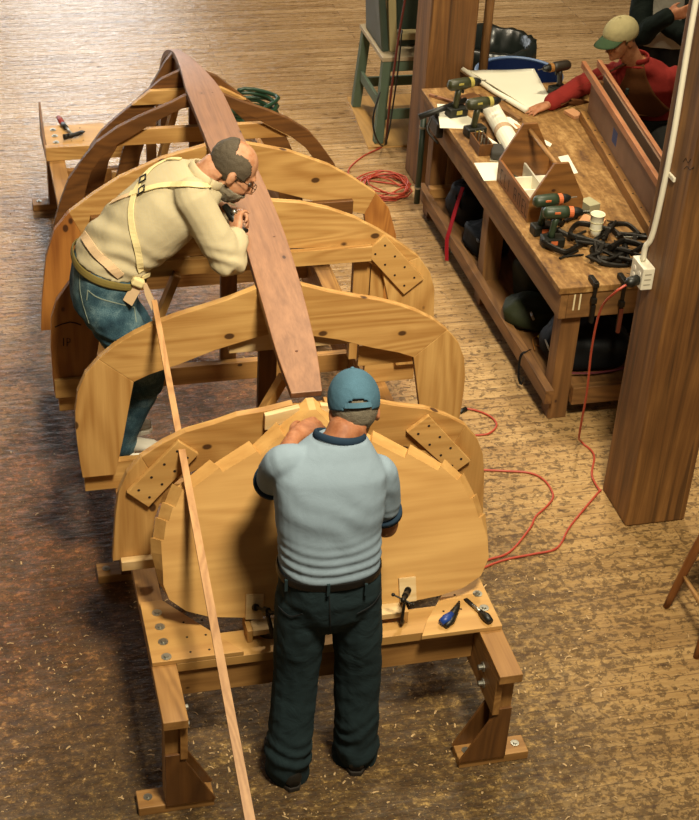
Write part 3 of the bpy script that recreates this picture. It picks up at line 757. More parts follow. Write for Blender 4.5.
t = thing('pliers', 'small pair of pliers at the front edge of the bench, left of the clamps', 'pliers', (2.90, 6.47, Z))
for a in (-.25, .2): MB().bar((2.89,6.47,Z+.006),(2.89+.10*math.cos(a+.3),6.47+.1*math.sin(a+.3),Z+.006),.009,.008).build('handle', IRON, t, bevel=.002)
MB().bar((2.89,6.47,Z+.006),(2.855,6.455,Z+.006),.014,.009).build('jaw', IRON, t, bevel=.002)

# ---- papers
PAPER = plain('paper', '#e9e3cc', .8, vary=.04); PINKW = plain('pinkish_scrap', '#d0976a', .7, vary=.15)
def sheet(name, px, mat, label, cat, th=.0012, z=Z, group=None):
    return tag(MB().prism([at_z(u, v, z) for u, v in px], (0,0,th)).build(name, mat), label, cat, group)
PG = 'loose sheets on the bench'
sheet('paper_sheet', [(437,104),(449,104.5),(474,120),(467,129),(440,128)], PAPER, 'white printed sheet under the drills at the left bench edge', 'paper', group=PG)
sheet('paper_sheet', [(474,163),(502,162.5),(511,180),(484,181)], PAPER, 'white sheet lying at the left bench edge beside the far end of the tote', 'paper', group=PG)
sheet('paper_sheet', [(503,117),(512,117),(522,127),(516,129)], PAPER, 'small white sheet right behind the paper rolls', 'paper', group=PG)
sheet('paper_sheet', [(558,157),(568,155),(578,173),(569,175)], PAPER, 'white sheet sticking out behind the tote handle', 'paper', group=PG)
sheet('paper_scrap', [(545,140),(552,144),(550,147),(541,142)], PAPER, 'tiny white scrap of paper beside the far end of the tote handle', 'paper', group=PG)
c_ = MB(); c_.box((3.19, 6.93, Z+.03), (.07, .09, .058), (0,0,.3)); tag(c_.build('cardboard_box', plain('grey_card', '#a49f7c', .8), bevel=.001), 'small grey card box behind the near pointed end of the tote', 'box')
sheet('wood_scrap', [(514,124),(524,128),(533,136),(527,138)], PINKW, 'thin pinkish wood scrap behind the paper rolls', 'scrap', .006)
tag(MB().box((3.16, 6.80, Z+.011), (.09, .12, .02), (0,0,.9)).build('wood_scrap', PINKW, bevel=.002), 'pinkish wood block between the tote and the paper cup', 'scrap')
tag(MB().box((3.55, 8.12, Z+.011), (.07, .10, .02), (0,0,.3)).build('wood_scrap', PINKW, bevel=.002), 'small pinkish wood scrap by the far foot of the long box', 'scrap')
tag(MB().bar((2.775, 8.50, Z+.009), (2.985, 8.27, Z+.009), .016, .016).build('stick', CEDAR['x'], bevel=.002), 'thin pinkish stick at the far left corner of the bench', 'stick')
tag(MB().bar((2.93, 8.36, Z+.022), (3.04, 8.40, Z+.022), .07, .04).build('wood_block', BROWN['x'], bevel=.004), 'brown wood block between the leftmost drill and the plans', 'block')
# unrolled plans: a thick sheet with curled near edge
pl = MB(); NU, NV = 14, 10; rows = []
A, B, C_, D_ = at_z(462,72,Z), at_z(534,70,Z), at_z(553,104,Z), at_z(526,113,Z)
for i in range(NU+1):
    u = i/NU; row = []
    for j in range(NV+1):
        v = j/NV
        p = A.lerp(B, u).lerp(D_.lerp(C_, u), v)
        h = .006 + .012*math.sin(u*5+v*2.2)**2*(v*.5+.5)*.6 + .03*max(0, 1-u/.14)**2
        row.append(p + V((0,0,h)))
    rows.append(row)
verts_t = [[pl.bm.verts.new(p) for p in r] for r in rows]; verts_b = [[pl.bm.verts.new(p-V((0,0,.004))) for p in r] for r in rows]
for i in range(NU):
    for j in range(NV):
        pl.bm.faces.new((verts_t[i][j], verts_t[i+1][j], verts_t[i+1][j+1], verts_t[i][j+1]))
        pl.bm.faces.new((verts_b[i][j], verts_b[i][j+1], verts_b[i+1][j+1], verts_b[i+1][j]))
edge = [(i,0) for i in range(NU)] + [(NU,j) for j in range(NV)] + [(i,NV) for i in range(NU,0,-1)] + [(0,j) for j in range(NV,0,-1)]
for k in range(len(edge)):
    a, b = edge[k], edge[(k+1) % len(edge)]
    pl.bm.faces.new((verts_t[a[0]][a[1]], verts_t[b[0]][b[1]], verts_b[b[0]][b[1]], verts_b[a[0]][a[1]]))
ps = thing('boat_plans', 'large white unrolled plan sheets at the far end of the bench', 'plans', (3.3, 8.5, Z))
pl.build('plan_sheet', PAPER, ps, smooth=True)
MB().tube([A+V((.0,-.01,.018)), A.lerp(D_, .5)+V((-.01,-.01,.016)), D_+V((0,-.005,.02))], [.016,.015,.018], 12).build('curled_edge', PAPER, ps, smooth=True)
MB().bar(at_z(480,97,Z)+V((0,0,.012)), at_z(520,122,Z)+V((0,0,.012)), .03, .02).build('ruler', BENCH['y']) 
tag(bpy.data.objects['ruler'], 'brown wooden straightedge along the near side of the plans', 'ruler')
# paper rolls
rr = thing('paper_roll', 'thick roll of paper with a tape band pointing at the tote', 'paper roll', (3.0, 7.8, Z))
ra, rb = V((3.045, 8.17, Z+.055)), V((2.985, 7.46, Z+.055))
def hollow(a, b, ro, ri, n=20):
    d = (b-a).normalized(); x = d.orthogonal().normalized(); y = d.cross(x); m = MB()
    ring = lambda c, r: [c + x*r*math.cos(2*pi*j/n) + y*r*math.sin(2*pi*j/n) for j in range(n)]
    m.loft([ring(a, ri), ring(a, ro), ring(b, ro), ring(b, ri)], closed=True); return m
hollow(ra, rb, .053, .044).build('roll_sheet', PAPER, rr, smooth=False)
hollow(ra.lerp(rb, .45), ra.lerp(rb, .52), .0545, .0535).build('tape_band', plain('tan_band', '#b79a78', .6), rr)
r2 = MB(); sp_ = spline([(2.92, 7.98, Z+.02), (2.905, 7.85, Z+.02), (2.94, 7.72, Z+.02), (2.955, 7.63, Z+.02)], 5)
r2.tube(sp_, .019, 12); tag(r2.build('paper_roll', PAPER, smooth=True), 'slim bent paper roll beside the box of bits', 'paper roll')
# box of bits
bb = thing('bit_box', 'small open wooden box full of drill bits in front of the leaning drill', 'box', (2.852, 7.74, Z))
bw = BROWN['y']; bx0, bx1, by0, by1 = 2.815, 2.895, 7.655, 7.83
for a, b in (((bx0,by0,Z),(bx0+.008,by1,Z+.065)), ((bx1-.008,by0,Z),(bx1,by1,Z+.065)), ((bx0+.008,by0,Z),(bx1-.008,by0+.008,Z+.065)), ((bx0+.008,by1-.008,Z),(bx1-.008,by1,Z+.065)), ((bx0+.008,by0+.008,Z),(bx1-.008,by1-.008,Z+.01))):
    MB().box2(a, b).build('box_side', bw, bb)
for i in range(9):
    x = 2.83 + .022*(i % 3); y = 7.68 + .055*(i//3)
    m_ = MB().tube([(x, y, Z+.011), (x+random.uniform(-.006,.006), y+random.uniform(-.006,.006), Z+.085+random.random()*.03)], .0035, 6)
    tag(m_.build('drill_bit', STEEL), 'thin steel bit standing upright in the small wooden box', 'drill bit', 'bits in the wooden box')
sd = thing('sanding_block', 'dark grey sanding block with a pale edge beside the paper roll end', 'sanding block', (2.915, 7.61, Z))
sd_r = Matrix.Rotation(-.35, 3, 'Z')
MB().box((2.93, 7.63, Z+.03), (.10, .13, .05), sd_r).build('block', plain('charcoal_foam', '#33302a', .8), sd, bevel=.012)
MB().box((2.93, 7.63, Z+.0025), (.104, .134, .004), sd_r).build('abrasive_sheet', plain('pale_grit', '#b8ad90', .9), sd)

# ---- long centreboard box standing on the bench
A_ = V((3.562, 8.04, Z)); B_ = V((3.37, 6.40, Z)); dv = (B_-A_).normalized(); nv = V((-dv.y, dv.x, 0)); 
if nv.x < 0: nv = -nv
Ln = (B_-A_).length
cbx = thing('centreboard_case', 'long hollow wooden case with two pinkish top rails on the bench', 'centreboard case', A_+dv*Ln/2)
PANEL = plain('brown_panel', '#8a6a50', .7, vary=.25, bump=.1, bscale=90)
def cbox(name, t0, t1, n0, n1, z0, z1, mat, bev=.002, par=cbx):
    q = [A_+dv*t+nv*n+V((0,0,z)) for z in (z0, z1) for t, n in ((t0,n0),(t1,n0),(t1,n1),(t0,n1))]
    return MB().hull8(q).build(name, mat, par, bevel=bev)
cbox('panel', 0, Ln, .035, .047, .002, .29, PANEL); cbox('panel', 0, Ln, .098, .110, .002, .29, PANEL)
PINKR = wood('pink_rail', '#cc9168', '#a86c48', 'y', .3)
cbox('top_rail', -.17, Ln, .010, .0345, .262, .302, PINKR); cbox('top_rail', -.19, Ln, .1105, .135, .262, .302, PINKR)
led = cbox('ledger', -.01, Ln, -.005, .0345, 0, .058, RAIL['y']); cbox('ledger', -.01, Ln, .1105, .15, 0, .058, RAIL['y'])
cbox('end_post', .0, .035, .0475, .0975, .002, .255, BROWN['z'])
for i in range(9):
    c = A_+dv*(.1+i*.16)+nv*.015; MB().tube([c+V((0,0,.0575)), c+V((0,0,.0588))], .006, 8).build('bung_hole', HOLE, led)
tp_ = MB(); t0 = .52
tp_.hull8([A_+dv*t+nv*n+V((0,0,z)) for z in (.115, .195) for t, n in ((t0,.034),(t0+.085,.034),(t0+.085,.0349),(t0,.0349))]); tp_.build('blue_tape', plain('blue_tape', '#1d3a70', .6), cbx)

# ---- pipe clamp hanging at the left edge of the bench
pc = thing('pipe_clamp', 'dark vertical pipe clamp at the left bench edge with a black bar handle', 'pipe clamp', (2.73, 8.32, .1))
MB().tube([(2.735, 8.45, .12), (2.735, 8.45, .70)], .018, 12).build('pipe', plain('dark_green_pipe', '#1e2a1c', .5), pc, smooth=True)
for z in (.22, .62): MB().tube([(2.735,8.45,z),(2.735,8.45,z+.012)], .0225, 12).build('ring', STEEL, pc)
MB().box2((2.715, 8.12, .70), (2.756, 8.30, .79)).build('clamp_head', IRON, pc, bevel=.01)
MB().tube([(2.745, 8.22, .84), (2.62, 8.18, .815), (2.92, 8.25, .875)][1:], [.018,.018], 10).build('bar_handle', BLACK, pc, smooth=True)
MB().tube([(2.74, 8.22, .79), (2.74, 8.22, .84)], .014, 8).build('screw', IRON, pc)
MB().tube(spline([(2.70,8.20,.80),(2.67,8.16,.74),(2.72,8.12,.68),(2.735,8.16,.66)], 4), .008, 8).build('hook', IRON, pc)

# ---- bags and gear on the lower shelf
def bag(name, c, r, mat, label, cat='bag', rot=0, seed=0, group='bags under the workbench'):
    t = thing(name, label, cat, V(c)-V((0,0,r[2])), group)
    rnd = random.Random(seed); m = MB(); R = Matrix.Rotation(rot, 3, 'Z')
    m.ell((0,0,0), (1,1,1), None, 28, 18)
    ph = [rnd.uniform(0, 6) for _ in range(6)]
    for v in m.bm.verts:
        p = v.co.copy(); q = V([math.copysign(abs(x)**.74, x) for x in p])
        q *= 1 + .05*math.sin(5*p.x+ph[0])*math.sin(4*p.y+ph[1]) + .045*math.sin(7*p.z+ph[2]+3*p.x) + .03*math.sin(11*p.y+ph[3])*math.cos(9*p.x+ph[4])
        if q.z < -.82: q.z = -.82
        q.z = (q.z+.82)/1.82*2-1
        v.co = V(c) + R @ V((q.x*r[0], q.y*r[1], q.z*r[2]))
    m.build('body', mat, t, smooth=True); return t
def strap(pts, w, mat, name, par=None, up=V((0,0,1))):
    s = spline(pts, 6); return MB().ribbon(s, [up]*len(s), w, .004).build(name, mat, par)
BKC = cloth('black_nylon', '#131415', .3, .22, 300, .6, .2, fs=9); BKG = cloth('dark_green_nylon', '#1c2416', .3, .22, 300, .65, .2, fs=9); BKB = cloth('navy_nylon', '#10151d', .3, .22, 300, .55, .2, fs=9)
GREYL = plain('grey_label', '#9c978a', .7); RED = cloth('red_webbing', '#a01c28', .2, .1, 400, .8); YEL = plain('yellow_card', '#cdbf4a', .6)
SZ = .1625
b1_ = bag('backpack', (2.97, 8.10, SZ+.12), (.13,.17,.12), BKB, 'dark navy backpack farthest on the bench shelf, next to the red strap', rot=.3, seed=1)
strap([(2.90,7.98,SZ+.10),(2.86,8.06,SZ+.17),(2.93,8.15,SZ+.235)], .025, BKC, 'shoulder_strap', b1_)
b2_ = bag('duffel_bag', (2.94, 7.72, SZ+.085), (.11,.16,.085), BKC, 'low black bag with a grey stripe between the backpack and the middle bench leg', rot=.1, seed=2)
MB().ell((2.86,7.70,SZ+.12), (.012,.09,.02)).build('zip_panel', plain('slate_panel', '#4a5562', .6), b2_, smooth=True)
tag(MB().box((2.875, 7.545, SZ+.075), (.045, .008, .075), (0,.5,.5)).build('tag_card', YEL), 'yellow card sticking out by the middle bench leg', 'card')
g3 = bag('stuff_sack', (3.05, 7.14, SZ+.15), (.12,.15,.15), BKG, 'tall dark green sack just past the middle bench leg', rot=.2, seed=3)
g1 = bag('drawstring_bag', (2.93, 6.90, SZ+.075), (.15,.13,.075), cloth('olive_nylon', '#2a2f1c', .3, .22, 300, .65, .2, fs=9), 'flat olive drawstring bag with a grey label resting on the shelf edge', rot=-.5, seed=4)
MB().box((2.895, 6.80, SZ+.115), (.012, .075, .03), (0,-.5,-.2)).build('label_patch', GREYL, g1)
strap([(2.92,6.78,SZ+.03),(2.99,6.73,SZ+.012),(2.95,6.68,SZ+.01),(3.02,6.70,SZ+.02)], .008, BKC, 'drawstring', g1)
b4_ = bag('gym_bag', (3.10, 6.52, SZ+.11), (.23,.17,.11), BKC, 'black bag with dark red piping behind the near bench leg', rot=-.1, seed=5)
MB().tube(spline([(2.93,6.345,SZ+.03),(3.1,6.335,SZ+.022),(3.27,6.36,SZ+.03),(3.33,6.42,SZ+.12)], 5), .006, 6).build('piping', plain('dark_red', '#5a1620', .6), b4_)
MB().box((2.862, 6.47, SZ+.13), (.006, .075, .025), (0,-.3,-.1)).build('label_patch', GREYL, b4_)
b5_ = bag('black_pouch', (3.45, 6.9, SZ+.14), (.2,.22,.14), BKC, 'large dark bag deep under the bench beside the near right leg', rot=.2, seed=8)
tag(MB().box((2.915, 6.66, SZ+.05), (.03, .05, .012), (.2,.3,.6)).build('tag_card', YEL), 'small yellow tag behind the near bench leg', 'card')
tag(strap([(2.885,8.05,SZ+.25),(2.83,7.99,SZ+.13),(2.775,7.90,.212),(2.755,7.87,.16),(2.752,7.83,.05)], .028, RED, 'red_strap', up=V((-.7,-.2,.5))), 'bright red webbing strap hanging over the lower bench rail', 'strap')
tag(strap([(2.83,6.60,SZ+.02),(2.79,6.56,.205),(2.758,6.55,.18),(2.752,6.53,.08),(2.76,6.50,.045),(2.757,6.47,.10)], .014, BKC, 'black_strap', up=V((-.7,-.2,.5))), 'thin black strap dangling from the lower bench rail near the front leg', 'strap')
tag(MB().tube(spline([(2.86,6.62,SZ+.006),(2.90,6.74,SZ+.006),(3.0,6.72,SZ+.006),(2.96,6.62,SZ+.006),(2.88,6.66,SZ+.01)], 6), .004, 6).build('cord', plain('orange_cord', '#8e5a1e', .6), smooth=True), 'thin orange cord loop on the bench shelf', 'cord')

# ------------------------------------------------------------------ conduit, socket box and cords on the post
PX = 2.873
cdt = thing('conduit', 'white electrical conduit with a socket box on the right-hand post', 'conduit', (2.86, 5.55, 1.2))
PWH = plain('worn_white', '#d9d2bc', .5, vary=.1)
MB().tube(spline([(PX-.016,5.515,3.4),(PX-.016,5.515,2.4),(PX-.016,5.50,1.85),(PX-.016,5.525,1.45),(PX-.03,5.545,1.36),(PX-.03,5.548,1.292)], 6), .0125, 12).build('pipe', PWH, cdt, smooth=True)
MB().box2((PX-.012,5.44,1.715),(PX-.001,5.515,1.735)).build('pipe_clip', PWH, cdt, bevel=.002)
bxs = MB().box2((PX-.055,5.475,1.185),(PX-.001,5.60,1.29)).build('socket_box', PWH, cdt, bevel=.004)
for z in (1.215, 1.25):
    for y in (5.51, 5.565): MB().tube([(PX-.0545,y,z),(PX-.0565,y,z)], .013, 12).build('socket', WHITE, bxs)
for z in (1.21,1.235,1.26): MB().box2((PX-.045,5.4735,z),(PX-.015,5.4755,z+.004)).build('embossed_line', plain('shadow_grey','#8d8672',.6), bxs)
REDC = plain('red_cable', '#a5402c', .45); BLKC = plain('black_cable', '#1b1a18', .45)
ec = thing('extension_cord', 'red extension cord hanging from the socket box and looping over the floor to the boat', 'cord', (2.6, 5.6, 0))
MB().tube([(PX-.057,5.51,1.222),(PX-.10,5.50,1.215),(PX-.115,5.495,1.208)], [.022,.024,.014], 14).build('plug', BLACK, ec, smooth=True)
fl_ = lambda u, v: V((*at_z(u, v, .006).xy, .006))
cpth = [V((PX-.115,5.495,1.208)), V((PX-.16,5.50,1.17)), V((PX-.165,5.60,1.03)), V((PX-.15,5.66,.8)), V((PX-.11,5.72,.5)), V((PX-.06,5.83,.18)), V((PX+.03,5.98,.02)), V((PX+.06,5.88,.008)), V((PX-.012,5.72,.008)), V((PX-.02,5.60,.008)), fl_(599.5,491)]
cpth += [fl_(*q) for q in ((585,508),(569,528),(557,548),(533.6,554),(506,559.5),(483,568),(452,583))]
MB().tube(spline(cpth, 6), .0055, 8).build('cable', REDC, ec, smooth=True)
MB().tube(spline([fl_(*q) for q in ((440,578),(466,567),(489,559.5),(510,551.7),(530,528),(535.6,516.6),(548,505),(553,495),(545,481),(530,473),(505,471),(481,470),(455,470))], 6), .0055, 8).build('cable', REDC, ec, smooth=True)
MB().tube(spline([fl_(*q) for q in ((457,414),(465,409),(478,411),(491,417),(496.6,425),(490,433),(479,435),(455,436))], 6), .0055, 8).build('cable', REDC, ec, smooth=True)
MB().tube([fl_(458,413), fl_(466,409)], .013, 10).build('socket_end', BLACK, ec, smooth=True)
ck = thing('cord_coil', 'coiled red extension cord on the floor at the foot of the far post', 'cord', (2.66, 8.88, 0))
rnd = random.Random(4); pts = []
cc0 = V((2.675, 8.90, 0)); N = 7*14
for i in range(N):
    a = 2*pi*i/14; lp = i//14
    ox, oy = [(0,0),(.02,.015),(-.03,.01),(.015,-.02),(.03,.02),(-.015,0),(.04,-.01)][lp]
    r = [.15,.16,.12,.155,.14,.165,.13][lp] + .012*math.sin(3*a+lp)
    pts.append(V((cc0.x-.03+ox+r*math.cos(a)*1.0, cc0.y+oy+r*math.sin(a)*1.15, .007+lp*.006+.004*math.sin(2*a))))
MB().tube(pts, .0055, 6).build('coil', REDC, ck, smooth=True)
MB().tube(spline([pts[0]+V((0,0,.01)), fl_(372,181), fl_(352,178), fl_(349,169), fl_(362,157), fl_(378,149), fl_(386,145)], 6), .0055, 6).build('cable', REDC, ck, smooth=True)
hc = thing('hanging_cord', 'red and black cords hanging down in front of the green stool', 'cord', (2.76, 9.45, 0))
MB().tube(spline([at_z(386,145,.006), at_y(389,110,9.42), at_y(394,70,9.42), at_y(399,35,9.44), at_y(405,0,9.46), at_y(412,-40,9.5)], 6), .008, 6).build('cable', plain('dark_red_cable', '#5e2418', .5), hc, smooth=True)
MB().tube(spline([at_y(402,30,9.40), at_y(398,70,9.40), at_y(393,105,9.40), at_y(389,130,9.38), at_z(384,146,.006), at_y(376,138,9.36), at_y(373,118,9.36), at_y(380,92,9.40)], 6), .006, 6).build('cable', BLKC, hc, smooth=True)

# ------------------------------------------------------------------ green stool with the machine, plywood, bins, pole
GRN = plain('grey_green_paint', '#586a56', .6, vary=.2); GRNT = plain('worn_seat', '#b3a283', .6, vary=.2)
ply = MB().prism([(2.70,9.50,0),(3.35,9.50,0),(3.35,10.35,0),(2.76,10.35,0)], (0,0,.012)); tag(ply.build('plywood_sheet', PLY['y']), 'thin plywood sheet lying on the floor under the green stool', 'sheet')
st = thing('work_stool', 'grey-green wooden stool with plank top behind the far post', 'stool', (3.0, 9.95, .013))
x0, x1, y0, y1, zt = 2.80, 3.22, 9.60, 10.16, .615
MB().box2((x0-.02,y0-.03,zt-.03),(x1+.02,y1+.03,zt)).build('seat', GRNT, st, bevel=.004)
for sx, x in ((-1,x0),(1,x1)):
    for sy, y in ((-1,y0),(1,y1)):
        MB().bar((x+sx*.015, y+sy*.03, .0135), (x-sx*.02, y-sy*.01, zt-.031), .06, .06, (0,1,0)).build('leg', GRN, st, bevel=.003)
for x in (x0-.0, x1): MB().bar((x, y0+.03, .26), (x, y1-.03, .26), .022, .07).build('stretcher', GRN, st, bevel=.002)
for y in (y0, y1): 
    MB().bar((x0+.03, y, .20), (x1-.03, y, .20), .022, .07).build('stretcher', GRN, st, bevel=.002)
    MB().bar((x0+.02, y-.005, zt-.07), (x1-.02, y-.005, zt-.07), .022, .07).build('skirt', GRN, st, bevel=.002)
mc = thing('shop_machine', 'grey-green machine with a pale yellowish frame standing on the green stool', 'machine', (3.0, 9.9, zt+.001))
MG = plain('machine_green', '#3c4a3e', .5, vary=.2); MY = plain('machine_cream', '#a89a6e', .5, vary=.15)
zz = zt+.001
MB().prism([(2.80,9.66,zz),(2.80,10.10,zz),(2.74,10.10,zz+.75),(2.72,9.72,zz+.75)], (.05,0,0)).build('side_casting', MG, mc, bevel=.012)
MB().prism([(2.852,9.655,zz),(2.905,9.655,zz),(2.855,9.72,zz+.75),(2.80,9.72,zz+.75)], (0,.07,0)).build('front_column', MY, mc, bevel=.008)
MB().box2((2.906,9.66,zz+.075),(3.12,9.73,zz+.13)).build('table_bar', MY, mc, bevel=.01)
MB().box2((2.87,9.75,zz+.0),(3.14,10.10,zz+.07)).build('base', MG, mc, bevel=.012)
MB().box2((2.92,9.80,zz+.075),(3.12,10.05,zz+.75)).build('motor_housing', MG, mc, bevel=.03)
MB().box2((3.10,9.66,zz+.135),(3.14,9.72,zz+.75)).build('rear_column', MY, mc, bevel=.008)

def bin_(name, c, r0, r1, h, mat, label, rim=None, liner=None):
    t = thing(name, label, 'bin', c)
    MB().lathe([(.01,0),(r0,0),(r1,h),(r1-.014,h),(r0-.012,.02),(.01,.02)], c, 32).build('tub', mat, t, smooth=False)
    if rim: MB().lathe([(r1-.016,h-.005),(r1+.014,h-.012),(r1+.016,h+.004),(r1-.004,h+.01)], c, 32, None, True).build('rim', rim, t, smooth=True)
    if liner:
        m = MB(); rings = []; rn = random.Random(5); n = 40
        wob = [rn.uniform(-.012,.016) for _ in range(n)]
        for rr_, z in ((r1+.012,h-.22),(r1+.022,h-.08),(r1+.016,h+.012),(r1-.03,h+.012),(r1-.05,h-.15),(r1-.09,h-.3)):
            rings.append([V(c)+V(((rr_+wob[j])*math.cos(2*pi*j/n),(rr_+wob[j])*math.sin(2*pi*j/n), z+wob[(j*3) % n]*.8)) for j in range(n)])
        m.loft(rings, caps=False); m.build('bin_liner', liner, t, smooth=True)
    return t
BLUE = plain('blue_plastic', '#0e1e46', .75, vary=.15, spec=.15); BAGP = plain('black_film', '#141916', .3, bump=.5, bscale=16)
bin_('bin', (3.60, 9.20, 0), .22, .275, .62, BLUE, 'round blue plastic bin with a pale rim behind the bench', plain('pale_blue_rim', '#5d7396', .4))
bin_('bin', (3.62, 9.80, 0), .22, .27, .60, plain('grey_tub', '#3a3c38', .6), 'round bin lined with a black bag behind the blue bin', None, BAGP)
tag(MB().tube([(3.285, 9.02, 0), (3.285, 9.02, 2.3)], .029, 12).build('wooden_pole', BENCH['z'], smooth=True), 'round wooden pole standing between the far post and the blue bin', 'pole')
# green hose lying beyond the bow
gh = []
for i in range(70):
    a = 2*pi*i/16; gh.append(V((2.02+.17*math.cos(a)+.02*math.sin(i), 10.12+.16*math.sin(a)+.015*math.cos(i*1.3), .016+.0035*i*.5)))
tag(MB().tube(gh, .014, 8).build('hose', plain('green_hose', '#22402c', .4), smooth=True), 'coiled dark green hose on the floor beyond the bow', 'hose')
# ---- spindle stool at the right edge
ss = thing('spindle_stool', 'brown wooden stool with splayed round legs at the right edge of the picture', 'stool', (3.08, 4.62, 0))
OAK = wood('stool_oak', '#94602f', '#643a18', 'z', 0)
feet = [(2.838,4.752),(2.835,4.425),(3.30,4.80),(3.30,4.40)]; tops = [(2.965,4.71),(2.965,4.52),(3.19,4.72),(3.19,4.50)]
for (fx, fy), (tx, ty) in zip(feet, tops):
    a, b = V((fx,fy,0)), V((tx,ty,.62)); MB().tube([a, a.lerp(b,.1), a.lerp(b,.45), a.lerp(b,.9), b], [.014,.017,.021,.016,.014], 12).build('leg', OAK, ss, smooth=True)
for i, j, h in ((0,1,.19),(2,3,.19),(0,2,.27),(1,3,.27)):
    a = V((*feet[i],0)).lerp(V((*tops[i],.62)), h/.62); b = V((*feet[j],0)).lerp(V((*tops[j],.62)), h/.62)
    MB().tube([a, a.lerp(b,.5), b], [.008,.012,.008], 10).build('stretcher', RAIL['y'], ss, smooth=True)
MB().lathe([(.001,.62),(.17,.62),(.18,.63),(.18,.648),(.17,.656),(.001,.65)], (3.08,4.61,0), 32).build('seat', OAK, ss, smooth=False)

# ---- hand tools on the cradle plates
hm = thing('claw_hammer', 'claw hammer with a red-tipped black handle on the far cradle plate', 'hammer', (.66, 8.86, .5205))
zz = .5205
MB().tube([(.622,9.06,zz+.016),(.632,9.0,zz+.017),(.64,8.96,zz+.016)], [.013,.017,.015], 10).build('grip_end', plain('red_rubber', '#8e2a20', .6), hm, smooth=True)
MB().tube([(.64,8.96,zz+.016),(.655,8.90,zz+.017)], [.015,.014], 10).build('grip', BLACK, hm, smooth=True)
MB().tube([(.655,8.90,zz+.017),(.682,8.795,zz+.018)], [.008,.008], 10).build('shaft', STEEL, hm, smooth=True)
m = MB(); m.tube([(.628,8.765,zz+.02),(.655,8.775,zz+.02)], [.017,.015], 12); 
m.tube(spline([(.655,8.775,zz+.02),(.685,8.785,zz+.02),(.725,8.81,zz+.02),(.745,8.845,zz+.014)], 5), [(.014,.014)]*6+[(.016,.012)]*5+[(.018,.006)]*5, 10); m.build('head', IRON, hm, smooth=True)
zz = .5205
bp = thing('blue_pliers', 'blue and black hand tool lying on the right front cradle plate', 'tool', (1.67, 4.30, zz))
TB = plain('tool_blue', '#1c3c86', .4)
MB().tube([(1.615,4.262,zz+.018),(1.64,4.275,zz+.019),(1.668,4.30,zz+.018)], [.014,.02,.013], 10).build('handle', TB, bp, smooth=True)
MB().tube([(1.628,4.245,zz+.012),(1.66,4.27,zz+.014),(1.69,4.31,zz+.012)], [.010,.013,.009], 10).build('handle', BLACK, bp, smooth=True)
MB().tube([(1.668,4.30,zz+.014),(1.70,4.335,zz+.013),(1.722,4.375,zz+.009)], [.014,.013,.004], 10).build('jaw', IRON, bp, smooth=True)
sv = thing('screwdriver', 'black-handled screwdriver lying at the right corner of the front cradle plate', 'screwdriver', (1.78, 4.29, zz))
MB().tube([(1.803,4.235,zz+.016),(1.795,4.262,zz+.017),(1.783,4.30,zz+.014)], [.013,.017,.009], 12).build('handle', BLACK, sv, smooth=True)
MB().tube([(1.783,4.30,zz+.013),(1.768,4.345,zz+.010)], .007, 10).build('ferrule', STEEL, sv, smooth=True); MB().bar((1.768,4.345,zz+.008),(1.752,4.39,zz+.006),.016,.004).build('blade', IRON, sv)

# ---- shavings scattered on the floor
rs = random.Random(11); m = MB()
for i in range(2400):
    x = rs.gauss(1.2, 1.1); y = rs.uniform(2.6, 5.2) if i % 3 else rs.uniform(2.6, 9)
    a = rs.uniform(0, 2*pi); l = rs.choice((.003,.004,.005,.006,.008,.013))*rs.uniform(.6,1.1); w_ = rs.uniform(.0018,.004)
    d = V((math.cos(a), math.sin(a), 0)); n = V((-d.y, d.x, 0)); z0 = .0015; h = rs.uniform(.001,.006)
    p = V((x, y, z0))
    v = [m.bm.verts.new(q) for q in (p-d*l-n*w_, p-d*l+n*w_, p+n*w_+V((0,0,h)), p-n*w_+V((0,0,h)), p+d*l+n*w_*.6, p+d*l-n*w_*.6)]
    m.bm.faces.new((v[0],v[1],v[2],v[3])); m.bm.faces.new((v[3],v[2],v[4],v[5]))
sh = m.build('wood_shavings', plain('shaving_pale', '#c9a878', .8, vary=.3), recalc=False); tag(sh, 'pale wood shavings and chips scattered over the dark floor', 'shavings', kind='stuff')

# pencil marks on the frame behind the man and on the right-hand post
mf = [o for o in bpy.data.objects if o.get('label', '').startswith('pine mold frame right behind')][0]
yy = M_Y[4]-.0006; INK = plain('pencil_ink', '#1e130a', .8)
def stroke(pts, nm='pencil_mark', w=.0022): MB().tube([at_y(u, v, yy) for u, v in pts], w, 5).build(nm, INK, mf)
stroke([(63.5,338),(63.5,346)]); stroke([(67,346),(67,338),(70,339),(70,342),(67,342.5)])
stroke([(55,327),(62,324),(70,322),(76,323),(81,325)], 'dark_scratch', .0030)
tp0 = [o for o in bpy.data.objects if o.get('label', '').startswith('thick square timber post')][0]
for a in (((683,162),(686,158),(688,163),(691,159)), ((684,169),(687,166),(690,170),(694,167))):
    MB().tube([at_x(u, v, PX-.0003) for u, v in a], .0016, 5).build('pencil_mark', INK, tp0)
